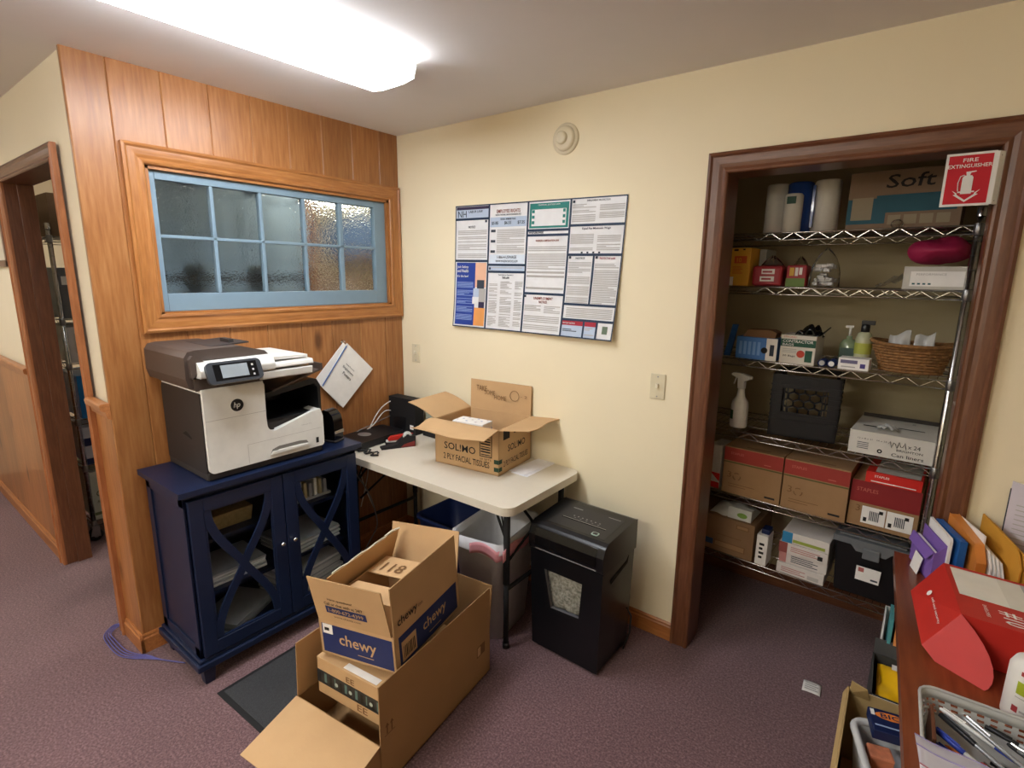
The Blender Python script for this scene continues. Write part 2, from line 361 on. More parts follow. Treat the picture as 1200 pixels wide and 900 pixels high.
# window casing in the panelled wall (mitred, four sides) and the sash
frame_casing(WY0, WY1, WZ1-.008, 0, .078, CASINGV, CASING, 'trim_7', facing=1, axis='y', z0=WZ0+.004, bottom=True)
mb = MB(); x0, x1 = -.055, -.018
mb.box((-.10, WY0-.001, WZ0-.001), (.002, WY0+.014, WZ1), CASINGV); mb.box((-.10, WY1-.014, WZ0), (.002, WY1+.001, WZ1), CASINGV)
mb.box((-.10, WY0, WZ1-.022), (.002, WY1, WZ1+.001), CASING); mb.box((-.10, WY0, WZ0-.001), (.002, WY1, WZ0+.012), CASING); struct(mb, 'trim_8')
SY0, SY1, SZ0, SZ1 = WY0+.014, WY1-.014, WZ0+.012, WZ1-.022
win = tag(MB().build('window_1'), kind='structure')
mb = MB(); gy0, gy1, gz0, gz1 = -1.316, -.178, 1.615, 2.092
mb.box((x0, SY0, SZ0), (x1, gy0, SZ1), SASH); mb.box((x0, gy1, SZ0), (x1, SY1, SZ1), SASH); mb.box((x0, gy0, SZ0), (x1, gy1, gz0), SASH); mb.box((x0, gy0, gz1), (x1, gy1, SZ1), SASH)
for y in (-1.090, -.862, -.630): mb.box((x0+.004, y-.008, gz0), (x1-.003, y+.008, gz1), SASH)
mb.box((x0+.004, -.418, gz0), (x1-.003, -.394, gz1), SASH); mb.box((x0+.004, gy0, 1.853), (x1-.003, gy1, 1.867), SASH)
mb.build('window_frame', win, bevel=.0025)
mb = MB(); mb.box((-.042, gy0-.003, gz0-.003), (-.037, gy1+.003, gz1+.003), RAIN); mb.build('window_glass', win)
# back room behind the window
mb = MB(); mb.box((XL, YB, 0), (1.3, YB+.1, H), CREAM); struct(mb, 'wall_back_room')
mb = MB(); mb.box((-.02, .0, 0), (0.0, .12, H), WHITEWALL); mb.box((0.0, .12, 0), (.1, YB, H), CREAM); struct(mb, 'wall_back_room_right')

# ---------------------------------------------------------------- ceiling lights (back-room pair added for its light)
LENS = mat('lamp_lens', 'f6faff', .5, emit=LENS_E); LENS2 = mat('lamp_lens_other', 'fdfaf2', .5, emit=LENS_B)
LENS_RIM = mat('lens_rim', 'f4f4f0', .3)
def ceiling_lamp(x, y, length, lab, lens, rz=0, w=.25):
    t = thing('ceiling_light', lab, 'light', (x, y, H), rz, 'wraparound ceiling lights')
    mb = MB(); mb.box((-w/2+.03, -length/2+.01, -.035), (w/2-.03, length/2-.01, -.0005), mat('lamp_pan', 'b9b4a8', .5)); mb.build('housing', t, bevel=.003)
    mb = MB(); pr = [(-w/2-.012, -.022), (-w/2, -.064), (-w/4, -.070), (w/4, -.070), (w/2, -.064), (w/2+.012, -.022)]
    mb.prism([(a, -length/2+.006, z) for a, z in pr], (0, length-.012, 0), lens); mb.build('lens', t)
    mb = MB(); pr2 = [(-w/2-.015, -.020), (-w/2-.002, -.065), (-w/4, -.073), (w/4, -.073), (w/2+.002, -.065), (w/2+.015, -.020)]
    for yy in (-length/2, length/2-.006): MB().prism([(a, yy, z) for a, z in pr2], (0, .006, 0), LENS_RIM).build('end_cap', t)
    return t
ceiling_lamp(.81, -1.345, 1.25, 'long white wraparound fluorescent ceiling light above the panelled wall window', LENS, R(-1))
ceiling_lamp(1.3, -3.7, 1.25, 'second fluorescent ceiling light farther back behind the viewer', LENS2, R(90))
ceiling_lamp(-1.9, -3.0, 1.25, 'fluorescent ceiling light over the hall at the left', mat('lamp_lens_hall', 'fdfaf2', .5, emit=14.0), 0)
t = ceiling_lamp(-.38, .1, 1.25, 'unseen ceiling light added to brighten the room behind the window', mat('fill_lens_back', 'fff6e6', .5, emit=9.0), 0)  # added lamp, out of view, lights the cupboard front
ceiling_lamp(-2.0, .55, 1.25, 'unseen ceiling light added to brighten the far wall behind the window', mat('fill_lens_back2', 'fff6e6', .5, emit=18.0), 0)  # another added lamp, out of view, lifts the far wall

# ================================================================ WALL THINGS
# labour law poster: cells laid out in u (0..1 left to right), v (0..1 top to bottom)
PTL, PTR, PBR, PBL = Vector((.481, -.004, 2.086)), Vector((1.525, -.006, 2.070)), Vector((1.492, -.042, 1.416)), Vector((.462, -.024, 1.420))
def pmap(p, lift=0):
    u, v, n = p[0], p[1], p[2]
    q = PTL*(1-u)*(1-v)+PTR*u*(1-v)+PBR*u*v+PBL*(1-u)*v
    yy = -.004-.016*v**4*(1-u)-.032*max(0, u-.35)/.65*v**3
    return Vector((q.x, yy-n, q.z))
t = thing('workplace_notice_poster', 'large labour law poster of many small printed notices on the cream wall', 'poster', (0, 0, 0))
mb = MB(pmap)
PW = mat('poster_paper', 'e9eaec', .35, coat=.2); PNAVY = mat('poster_navy', '1f3550', .5); PTEAL = mat('poster_teal', '1d8078', .5); PGREY = mat('poster_grey_text', 'b4b1ae', .8)
PBLUE = mat('poster_blue', '27439a', .5); PORG = mat('poster_orange', 'eba25c', .5); PPINK = mat('poster_peach', 'e8b99c', .5); PLB = mat('poster_light_blue', 'b9c9de', .5); PRED = mat('poster_red', 'a52437', .5); PPURP = mat('poster_purple', '3b3350', .5)
PDK = mat('poster_dark_text', '3c4350', .8); PCR = mat('poster_cream', 'f1ece0', .6)
def pgrid(u0, v0, u1, v1, m, n, k=6):
    mb.grid(lambda a, b: (u0+(u1-u0)*a, v0+(v1-v0)*b, n), k, k, m, False)
mb.grid(lambda a, b: (a, b, 0), 24, 24, PW, False)
def pr_(u0, v0, u1, v1, m, n=.0012): pgrid(u0, v0, u1, v1, m, n, 4)
PWm, PHm = 1.044, .66
def ptext(s, u, v, h, m, w, al='l', n=.0022, bold=False):   # h, w in metres; v = baseline
    vs, fs, asp = text_geo(s, bold); W = w/PWm; hh = h/PHm
    u0 = u-(W/2 if al == 'c' else 0)
    mb.add([(u0+a*W, v-b*hh, n) for a, b in vs], fs, m)
def plines(u0, v0, u1, v1, step=.010, m=PGREY, fill=.85, gap=.16):
    v = v0
    while v < v1:
        if random.random() > gap:
            ue = u1 if random.random() < fill else u0+(u1-u0)*random.uniform(.4, .9)
            mb.add([(u0, v, .0018), (ue, v, .0018), (ue, v+step*.5, .0018), (u0, v+step*.5, .0018)], [(0, 3, 2, 1)], m)
        v += step
cells = [(.0, .0, .235, .11), (.0, .11, .235, .445), (.0, .445, .235, 1), (.235, 0, .48, .475), (.235, .475, .48, .53), (.235, .53, .48, 1),
         (.48, 0, .72, .215), (.48, .215, .72, .252), (.48, .252, .72, .69), (.48, .69, .72, 1), (.72, 0, 1, .19), (.72, .19, 1, .397),
         (.72, .397, .86, .755), (.86, .397, 1, .755), (.72, .755, 1, .868), (.72, .868, .845, 1), (.845, .868, .915, 1), (.915, .868, 1, 1)]
for a, b, c, d in cells:
    for (p, q, r, s_) in ((a, b, c, b+.009), (a, d-.009, c, d), (a, b, a+.005, d), (c-.005, b, c, d)): pr_(p, q, r, s_, PNAVY, .0020)
pr_(.008, .012, .23, .035, PPURP); pr_(.008, .035, .23, .103, PLB); ptext('NH', .02, .095, .034, PDK, .062, n=.003); ptext('LABOR LAW', .095, .062, .013, PDK, .1, bold=True); 
ptext('NOTICE', .118, .182, .012, PDK, .05, 'c', bold=True); plines(.02, .2, .222, .42, .0125)
pr_(.014, .46, .15, .98, PBLUE); pr_(.15, .46, .225, .66, PPINK); pr_(.15, .83, .225, .98, PORG)
ptext('Job Safety', .02, .51, .017, PW, .085, bold=True, n=.003); ptext('and Health', .02, .54, .017, PW, .085, bold=True, n=.003); ptext("It's the law!", .02, .58, .013, PW, .085, n=.003, bold=True)
for i in range(5): plines(.02, .62+.068*i, .138, .67+.068*i, .010, mat('poster_pale_blue', '8fa6dc', .6), gap=.05)
for (a, b, c, d, m) in ((.165, .60, .215, .67, PDK), (.14, .67, .18, .74, PLB), (.18, .67, .225, .78, PGREY), (.135, .74, .18, .80, PW), (.18, .78, .22, .83, PPURP)): pr_(a, b, c, d, m, .0022)
ptext('EMPLOYEE RIGHTS', .358, .075, .018, mat('poster_red_title', '93564c', .6), .155, 'c', bold=True); ptext('UNDER THE FAIR LABOR STANDARDS ACT', .358, .095, .008, PDK, .17, 'c')
pr_(.243, .105, .472, .18, PLB); ptext('FEDERAL MINIMUM WAGE', .358, .128, .009, PDK, .1, 'c', bold=True)
for i, s_ in enumerate(('$5.85', '$6.55', '$7.25')): ptext(s_, .275+.083*i, .165, .018, PDK, .045, 'c', bold=True, n=.003)
plines(.29, .20, .465, .385, .011); plines(.25, .2, .28, .385, .04, PDK)
pr_(.243, .395, .472, .466, mat('poster_pale', 'dbe6f2', .6)); ptext('1-866-4-USWAGE', .358, .425, .015, PDK, .13, 'c', bold=True); ptext('WWW.WAGEHOUR.DOL.GOV', .358, .455, .012, PDK, .15, 'c', bold=True)
pr_(.243, .487, .472, .52, PLB); plines(.26, .495, .46, .51, .011)
ptext('Equal Employment Opportunity is', .358, .56, .008, PDK, .1, 'c'); ptext('THE LAW', .358, .585, .012, PDK, .05, 'c', bold=True)
for (a, c) in ((.25, .305), (.325, .40), (.42, .468)): plines(a, .605, c, .97, .0105, fill=.7)
pr_(.49, .02, .71, .20, PTEAL); pr_(.503, .065, .697, .185, PW, .002); plines(.54, .085, .585, .135, .012, PDK); plines(.61, .08, .66, .14, .012, PDK); plines(.55, .15, .65, .178, .010, PDK)
for v in (.08, .12, .16): pr_(.505, v-.012, .52, v+.01, PTEAL, .003); pr_(.68, v-.012, .693, v+.01, PTEAL, .003)
ptext('CRIMINAL JUSTICE LAW', .6, .042, .009, PW, .13, 'c', n=.003); ptext('WHISTLEBLOWERS', .49, .24, .010, PDK, .09, bold=True)
ptext('WORKERS COMPENSATION LAW', .6, .30, .010, mat('poster_red_title2', 'a06054', .6), .14, 'c', bold=True); plines(.49, .335, .71, .51, .0135); plines(.49, .52, .71, .66, .03)
ptext('UNEMPLOYMENT', .6, .735, .014, mat('poster_red_title3', '8f4c44', .6), .12, 'c', bold=True); ptext('NOTICE', .6, .762, .013, mat('poster_red_title3', '8f4c44'), .05, 'c', bold=True)
plines(.49, .78, .59, .84, .012); plines(.61, .78, .705, .84, .012); plines(.49, .86, .705, .97, .014)
plines(.73, .045, .85, .175, .0105); plines(.87, .045, .99, .14, .0105); ptext('EMPLOYMENT PROTECTION', .86, .03, .008, PDK, .12, 'c')
ptext('Equal Pay Minimum Wage', .86, .225, .012, PPURP, .15, 'c', bold=True); plines(.73, .24, .85, .37, .012); plines(.87, .24, .985, .37, .012)
for i in range(4): pr_(.79+.03*i, .375, .80+.03*i, .387, PDK, .002)
plines(.73, .45, .85, .74, .0115); plines(.87, .46, .99, .74, .0115); ptext('NOTICE', .79, .428, .009, PDK, .05, 'c', bold=True); ptext('PROTECTIVE LAW', .93, .43, .010, PRED, .08, 'c')
plines(.74, .78, .985, .85, .0125)
pr_(.725, .875, .84, .91, PRED); pr_(.85, .875, .912, .91, PRED); pr_(.725, .91, .84, .992, PLB); pr_(.85, .91, .912, .992, PLB); plines(.73, .925, .81, .95, .012, PDK); plines(.855, .92, .905, .98, .012)
ptext('PAY DAY NOTICE', .73, .90, .008, PW, .07, n=.003)
mb.lathe([(0, 0), (.012, 0)], mat('poster_seal', '6a7a66', .6)) if 0 else pr_(.945, .90, .972, .955, mat('poster_seal', '6a7a66', .6), .002)
for (u, v) in ((.215, .13), (.25, .503), (.735, .025), (.735, .415), (.875, .415), (.49, .71)): pr_(u-.006, v-.008, u+.006, v+.010, PDK, .002)
mb.build('printed_sheet', t, solid=.0006)

# smoke detector
t = thing('smoke_detector', 'round white smoke detector high on the cream wall above the poster', 'smoke detector', (1.188, 0, 2.343))
SMK = mat('detector_plastic', 'e6dcc0', .45)
mb = MB(); mb.lathe([(0, .012), (.066, .012), (.070, .006), (.070, 0)], SMK, axis='y', n=36)
mb.build('mounting_plate', t)
def ylathe(prof, m, c=(0, 0, 0), n=32):
    q = MB(); q.lathe([(r, d) for r, d in prof], m, axis='y', c=c, n=n); return q
ylathe([(0, .030), (.044, .030), (.054, .024), (.057, .010), (.057, 0)], SMK).build('housing', t)
ylathe([(0, .046), (.022, .046), (.028, .042), (.029, .029)], SMK, c=(-.004, 0, 0)).build('sensor_cap', t)
# wall plates
def plate(loc, lab, name, kind):
    t = thing(name, lab, 'wall plate', loc)
    m = mat('plate_plastic', 'ddd3b4', .4)
    MB().box((-.035, -.006, -.058), (.035, 0, .058), m).build('cover_plate', t, bevel=.003)
    q = MB()
    if kind == 'switch':
        q.box((-.006, -.018, -.004), (.006, -.005, .014), mat('switch_toggle', 'efe8d2', .35)); q.build('toggle', t, bevel=.001)
    else:
        for z in (-.02, .02):
            r_ = MB(); r_.prism([(a, -.0055, z+b) for a, b in arc(0, 0, .0165, 0, 360, 16)[:-1]], (0, -.003, 0), mat('socket_face', 'cdbf98', .45))
            for x in (-.006, .006): r_.box((x-.0012, -.0088, z-.002), (x+.0012, -.0084, z+.007), INK)
            r_.box((-.002, -.0088, z-.011), (.002, -.0084, z-.007), INK); r_.build('socket', t)
    for z in ((-.045, .045) if kind == 'switch' else (0,)): 
        s_ = MB(); s_.lathe([(0, .0075), (.003, .0072), (.003, .006)], STEEL, axis='y', c=(0, 0, z), n=10); s_.build('screw', t)
plate((.124, 0, 1.225), 'small switch plate on the cream wall beside the wood corner', 'switch_plate', 'switch')
plate((1.718, 0, 1.228), 'light switch plate on the cream wall between the poster and the closet', 'switch_plate', 'switch')
# binder packet hung from a hook on the panelling
t = thing('hanging_notice_packet', 'white stapled packet hanging tilted from a hook on the panelling', 'booklet', (.004, -.457, 1.325), 0)
def onwall(p): return Vector((p[2]+.006, p[0], p[1]))
# corners relative to the hook (y, z): top (.02,-.005), right (.195,-.18), bottom (-.03,-.38), left (-.16,-.235)
c_top, c_r, c_b, c_l = (.022, -.006), (.195, -.180), (-.028, -.380), (-.160, -.236)
mb = MB(onwall)
mb.slab([(c_l[0]-.03, c_l[1]+.045, .0), (c_b[0]-.012, c_b[1]+.01, .0), (c_r[0]-.01, c_r[1]+.003, .0), (c_top[0]-.02, c_top[1]+.004, .0)], -.004, WHITE); mb.build('back_pages', t)
mb = MB(onwall); mb.slab([(*c_l, .016), (*c_b, .012), (*c_r, .012), (*c_top, .010)], .003, WHITE)
ux = Vector((c_r[0]-c_top[0], c_r[1]-c_top[1], 0)).normalized(); uy = Vector((c_top[0]-c_l[0], c_top[1]-c_l[1], 0)).normalized()
for s_, a, b, h in (('Human Resources', .06, .135, .007), ('Employment', .05, .105, .017), ('Posters', .07, .078, .017)):
    o = Vector((c_l[0], c_l[1], .0175))+uy*(b+.06)+ux*a; vs, fs, asp = text_geo(s_, True); Wd = h*asp
    mb.add([o+ux*(p*Wd)+uy*(q*h) for p, q in vs], fs, INK)
mb.build('cover_page', t)
mb = MB(onwall); mb.slab([(c_l[0]+.003, c_l[1]+.003, .020), (c_l[0]+.0, c_l[1]+.012, .020), (c_top[0]-.01, c_top[1]-.012, .015), (c_top[0]-.006, c_top[1]-.02, .015)], .001, mat('blue_edge', '5f7db8', .6)); mb.build('binding_strip', t)
mb = MB(); mb.tube([(-.004, 0, .012), (.022, 0, .010), (.030, 0, .0), (.024, 0, -.008)], .0022, CHROME); mb.lathe([(0, .002), (.007, .002), (.007, -.001)], CHROME, axis='x', n=12); mb.build('hook', t)

# fire extinguisher sign (projecting from the closet trim)
t = thing('fire_extinguisher_sign', 'red FIRE EXTINGUISHER sign at the upper right of the closet opening', 'sign', (2.795, -.018, 2.02), 0)
SR = mat('sign_red', 'c01024', .6); SWH = mat('sign_white', 'e6e6e2', .6)
c0 = Vector((2.745, -.085, 1.945)); c1 = Vector((2.618, -.075, 1.94)); xd = Vector((1, -.04, 0)).normalized()
O = Vector((-.175, -.022, -.078)); wS, hS = .119, .157
mb = MB(); mb.box((O.x, O.y, O.z), (O.x+wS, O.y+.003, O.z+hS), SWH)
mb.slab([(O.x+wS, O.y, O.z+.002), (O.x+wS+.006, O.y, O.z+.002), (O.x+wS+.020, O.y+.020, O.z+.002), (O.x+wS+.014, O.y+.020, O.z+.002)][::-1], hS-.004, SWH)
mb.rect((O.x+.007, O.y, O.z+.007), X, Z, wS-.014, hS-.014, SR, .0006)
f_ = O+Vector((wS/2, 0, 0))
mb.text('FIRE', (f_.x, O.y, O.z+.130), X, Z, .011, SWH, .036, 'c', True, .0014); mb.text('EXTINGUISHER', (f_.x, O.y, O.z+.113), X, Z, .011, SWH, .105, 'c', True, .0014)
def spoly(pts, m, l): mb.add([(f_.x+a, O.y-l, O.z+b) for a, b in pts], [tuple(range(len(pts)))], m)
spoly([(-.034, .048), (-.020, .038), (-.020, .044), (.020, .044), (.020, .038), (.034, .048), (.024, .036), (.030, .034), (0, .012), (-.030, .034), (-.024, .036)], SWH, .0012)
spoly([(-.022, .040), (.022, .040), (.020, .034), (.0, .018), (-.020, .034)], SR, .0016)
spoly([(-.013, .036), (.013, .036), (.013, .084), (.009, .090), (-.009, .090), (-.013, .084)], SWH, .0020)
mb.tube([(f_.x-.009, O.y-.002, O.z+.092), (f_.x-.018, O.y-.002, O.z+.088), (f_.x-.022, O.y-.002, O.z+.07), (f_.x-.020, O.y-.002, O.z+.045)], .0013, SWH); spoly([(-.004, .090), (.004, .090), (.006, .098), (.018, .100), (.018, .103), (-.006, .101)], SWH, .002)
mb.build('sign_panel', t); 
for z in (O.z+.012, O.z+hS-.014): MB().lathe([(0, .001), (.003, .0005), (.003, 0)], STEEL, axis='y', c=(O.x+wS+.010, O.y+.008, z), n=8).build('screw', t)

# framed picture on the hall wall
t = thing('framed_picture', 'wood framed picture on the hall wall at the left edge', 'picture', (-1.6, -L+.012, 1.95))
mb = MB(); 
for a, b in (((-.24, -.225), (-.205, .225)), ((.205, -.225), (.24, .225)), ((-.24, -.225), (.24, -.19)), ((-.24, .19), (.24, .225))): mb.box((a[0], -.022, a[1]), (b[0], 0, b[1]), TRIMZ)
mb.build('frame', t, bevel=.003); MB().box((-.206, -.010, -.191), (.206, -.001, .191), mat('picture_mat', 'd8d2c4', .6)).build('backing', t)

# ================================================================ CABINET with glazed doors
t = thing('glazed_cabinet', 'navy blue cabinet with two X-lattice glass doors under the printer', 'cabinet', (.02, -1.53, 0))
D, Wd, Ht = .43, .85, .87      # depth (x), width (y), height
mb = MB(); mb.prism([(0, 0, Ht-.022), (0, Wd, Ht-.022), (D, Wd, Ht-.022), (D, 0, Ht-.022)][::-1], (0, 0, .022), NAVY)
mb.build('cabinet_top', t, bevel=.005)
mb = MB(); mb.box((.012, .016, Ht-.036), (D-.014, Wd-.016, Ht-.022), NAVY); mb.build('top_moulding', t, bevel=.004)
bx0, bx1, by0, by1, bz0, bz1 = .02, .398, .028, Wd-.028, .105, Ht-.036
mb = MB()
mb.box((bx0, by0, bz0), (bx1, by0+.018, bz1), NAVY); mb.box((bx0, by1-.018, bz0), (bx1, by1, bz1), NAVY); mb.box((bx0, by0, bz0), (bx0+.008, by1, bz1), NAVY)
mb.box((bx0, by0, bz0), (bx1, by1, bz0+.03), NAVY); mb.box((bx0, by0, bz1-.02), (bx1, by1, bz1), NAVY)
for yy, s_ in ((by0, -1), (by1, 1)):      # side frames
    a, b = sorted((yy, yy+s_*.007))
    mb.box((bx0, a, bz0), (bx0+.045, b, bz1), NAVY); mb.box((bx1-.045, a, bz0), (bx1, b, bz1), NAVY); mb.box((bx0, a, bz0), (bx1, b, bz0+.06), NAVY); mb.box((bx0, a, bz1-.04), (bx1, b, bz1), NAVY)
mb.box((bx1-.02, by0, bz0), (bx1, by0+.035, bz1), NAVY); mb.box((bx1-.02, by1-.035, bz0), (bx1, by1, bz1), NAVY)
mb.box((bx1-.02, (by0+by1)/2-.012, bz0), (bx1, (by0+by1)/2+.012, bz1), NAVY)
mb.build('carcass', t, bevel=.0015)
for z in (.36, .60): MB().box((bx0+.008, by0+.018, z), (bx1-.03, by1-.018, z+.016), NAVY).build('shelf', t)
mb = MB(); mb.prism([(0.0, z_[1], z_[0]) for z_ in ((.075, -.004), (.105, -.004), (.112, .004), (.128, .014), (.128, .03), (.075, .03))], (.43, 0, 0), NAVY)
mb = MB(); mb.box((.004, -.002, .072), (D-.006, Wd+.002, .104), NAVY); mb.box((.010, .010, .104), (D-.016, Wd-.010, .120), NAVY); mb.build('base_moulding', t, bevel=.006, seg=3)
for (x, y) in ((.03, .02), (.03, Wd-.07), (D-.065, .02), (D-.065, Wd-.07)): MB().taper((x, y, 0), (x+.05, y+.05, .073), NAVY, .006, .006).build('foot', t, bevel=.002)
def cab_door(y0, y1, side):
    d = MB(); z0, z1 = bz0+.022, bz1-.012; x0, x1 = bx1+.001, bx1+.021; fwid = .055
    d.box((x0, y0, z0), (x1, y0+fwid, z1), NAVY); d.box((x0, y1-fwid, z0), (x1, y1, z1), NAVY); d.box((x0, y0+fwid, z0), (x1, y1-fwid, z0+fwid), NAVY); d.box((x0, y0+fwid, z1-fwid), (x1, y1-fwid, z1), NAVY)
    do = d.build('door', t, bevel=.0025)
    iy0, iy1, iz0, iz1 = y0+fwid, y1-fwid, z0+fwid, z1-fwid
    MB().box((x0+.004, iy0-.004, iz0-.004), (x0+.007, iy1+.004, iz1+.004), GLASS).build('glass_pane', do)
    # beading
    b_ = MB()
    for p, q in (((iy0, iz0), (iy0+.007, iz1)), ((iy1-.007, iz0), (iy1, iz1)), ((iy0, iz0), (iy1, iz0+.007)), ((iy0, iz1-.007), (iy1, iz1))): b_.box((x0+.006, p[0], p[1]), (x1-.003, q[0], q[1]), NAVY)
    b_.build('beading', do)
    # curved X lattice: two bowed bars
    ym, zm = (iy0+iy1)/2, (iz0+iz1)/2; hw, hh = (iy1-iy0)/2, (iz1-iz0)/2; wb = .017
    for s_ in (-1, 1):
        l = MB(); n = 18; vs = []
        for i in range(n+1):
            q = -1+2*i/n
            yy = s_*(hw-.010)*(math.copysign(abs(math.sin(q*math.pi/2))**1.15, q)); zz = q*hh
            e = 1e-3; y2 = s_*(hw-.010)*(math.copysign(abs(math.sin((q+e)*math.pi/2))**1.15, q+e)); dy, dz = (y2-yy), e*hh; L_ = math.hypot(dy, dz) or 1; ny, nz = -dz/L_, dy/L_
            for k in (-1, 1):
                Yp, Zp = ym+yy+k*ny*wb, zm+zz+k*nz*wb
                Yp = min(max(Yp, iy0), iy1); Zp = min(max(Zp, iz0), iz1)
                for xx in (x0+.008, x1-.002-(.0015 if s_ > 0 else 0)): vs.append((xx, Yp, Zp))
        fs = []
        for i in range(n):
            a = i*4; b = a+4; fs += [(a+1, a+3, b+3, b+1), (a, b, b+2, a+2), (a, a+1, b+1, b), (a+2, b+2, b+3, a+3)]
        fs += [(0, 2, 3, 1), (n*4, n*4+1, n*4+3, n*4+2)]
        l.add(vs, fs, NAVY); l.build('lattice_bar', do)
    ky = y1-.028 if side < 0 else y0+.028; k = MB(); k.lathe([(.004, 0), (.004, .010), (.010, .014), (.011, .019), (.007, .024), (0, .025)], CHROME, axis='x', c=(x1, ky, .50), n=14); k.build('knob', do)
ymid = (by0+by1)/2
cab_door(by0+.004, ymid-.002, -1); cab_door(ymid+.002, by1-.004, 1)
# what stands inside the cabinet (top-level things)
def sheet_stack(name, lab, cat, loc, size, rz, n, mats_, group=None, jitter=.006):
    tt = thing(name, lab, cat, loc, rz, group); z = 0; q = MB()
    for i in range(n):
        h_ = size[2]/n; dx, dy = random.uniform(-jitter, jitter), random.uniform(-jitter, jitter)
        q.box((-size[0]/2+dx, -size[1]/2+dy, z), (size[0]/2+dx, size[1]/2+dy, z+h_*.93), mats_[i % len(mats_)]); z += h_
    q.build('sheets', tt); return tt
PG = mat('grey_paper', 'b9b9bc', .8)
sheet_stack('paper_stack', 'white paper stack on the middle shelf behind the left cabinet door', 'paper', (.24, -1.31, .3765), (.22, .28, .05), 0, 5, [WHITE, PG, WHITE])
sheet_stack('paper_stack', 'loose paper stack on the middle shelf behind the right cabinet door', 'paper', (.25, -.93, .3765), (.24, .29, .06), .1, 6, [WHITE, PG])
sheet_stack('paper_stack', 'tilted grey papers on the cabinet floor behind the left door', 'paper', (.25, -1.28, .137), (.2, .27, .05), .5, 4, [PG])
sheet_stack('paper_stack', 'tall paper pile on the cabinet floor behind the right door', 'paper', (.25, -.94, .137), (.25, .3, .15), .15, 12, [WHITE, PG, WHITE], jitter=.012)
t2 = thing('storage_basket', 'small tan woven box on the upper shelf behind the left cabinet door', 'basket', (.27, -1.30, .6165)); mb = MB(); mb.taper((-.07, -.1, 0), (.07, .1, .07), mat('tan_weave', '9c8456', .8, noise=.2, nscale=60), .008, .008); mb.build('body', t2, bevel=.004)
t2 = thing('index_card_box', 'cream card file box on the upper shelf behind the right cabinet door', 'box', (.27, -.94, .6165)); mb = MB(); mb.box((-.08, -.13, 0), (.08, .13, .012), PG)
for i in range(9): mb.box((-.075, -.12+i*.027, .012), (.075, -.105+i*.027, .10-.01*(i % 3)), [WHITE, mat('card_tan', 'c9b78e', .8), PG][i % 3])
mb.build('cards', t2)

# ================================================================ PRINTER
t = thing('office_printer', 'white and black multifunction printer on the navy cabinet', 'printer', (0, 0, 0))
PX, yA, yB = .42, -1.395, -.872
PB = BLACKP; PWH = mat('printer_white', 'e6e6e1', .4)
# black body
mb = MB(); mb.box((.02, yA-.004, .8705), (PX-.016, yB, .905), DGREY); mb.prism([(.02, yA-.004, .90), (PX-.02, yA-.004, .90), (PX-.02, yA-.004, 1.235), (.03, yA-.004, 1.238), (.02, yA-.004, 1.22)][::-1], (0, .256, 0), mat('printer_side', '2e2a2a', .5))
mb.box((.02, yA+.25, .90), (PX-.03, yB, 1.065), DGREY)
mb.prism([(.20, yA-.0045, 1.04), (.235, yA-.0045, 1.055), (.29, yA-.0045, 1.032), (.28, yA-.0045, 1.028)], (0, .003, 0), INK)
mb.build('body', t, bevel=.006)
# white L shaped front, rounded inner corner, and the tray lip
prof = [(yA, .905)]+[(yB-.012, .905), (yB, .917), (yB, 1.070), (yB-.010, 1.083)]
prof += [(-1.112, 1.026)]
prof = arc(yB-.014, .917, .014, -90, 0, 4)+[(yB, 1.045), (yB-.012, 1.083), (yB-.06, 1.078), (-1.100, 1.030)]+arc(-1.112, 1.060, .032, 270, 180, 5)+[(-1.146, 1.10)]+arc(-1.156, 1.238, .012, 0, 90, 3)+[(yA+.004, 1.250), (yA, 1.246)]+arc(yA+.02, .923, .02, 180, 270, 4)
mb = MB(); mb.prism([(PX-.018, a, b) for a, b in prof], (.018, 0, 0), PWH)
mb.prism([(PX-.10, a, b) for a, b in ((yB-.008, 1.06), (yB-.012, 1.082), (-1.10, 1.03), (-1.10, 1.0))], (.09, 0, 0), PWH)
mb.box((PX-.0005, yA+.003, 1.1235), (PX+.0004, -1.143, 1.1250), PGREY)
for p in (((-1.236, .907), (-1.2348, .992)), ((-1.236, .991), (-.885, .9922))): mb.box((PX-.0005, p[0][0], p[0][1]), (PX+.0004, p[1][0], p[1][1]), PGREY)
mb.box((PX-.0005, -.915, .922), (PX+.0012, -.902, .948), INK)
mb.text('OfficeJet Pro', (PX, -.985, 1.02), Y, Z, .006, PGREY, .05)
mb.build('front_cover', t, bevel=.003)
mb = MB(); mb.prism([(PX+.0002, a, b) for a, b in [(-1.14, .926), (-1.13, .944), (-1.10, .953), (-1.0, .953), (-.965, .948), (-.955, .934), (-1.0, .938), (-1.1, .938)]], (.0012, 0, 0), mat('slot_shadow_grey', '77746e', .5)); mb.prism([(PX+.0002, a, b) for a, b in [(-1.14, .922), (-1.13, .936), (-.96, .934), (-.955, .925)]], (.008, 0, 0), PWH); mb.build('tray_handle', t)
# round logo
mb = MB(); mb.lathe([(0, .0012), (.026, .0012), (.026, 0)], INK, axis='x', c=(PX, -1.265, 1.172), n=28); mb.text('hp', (PX+.0012, -1.282, 1.156), Y, (0, .22, 1), .030, PWH, .026); mb.build('round_badge', t)
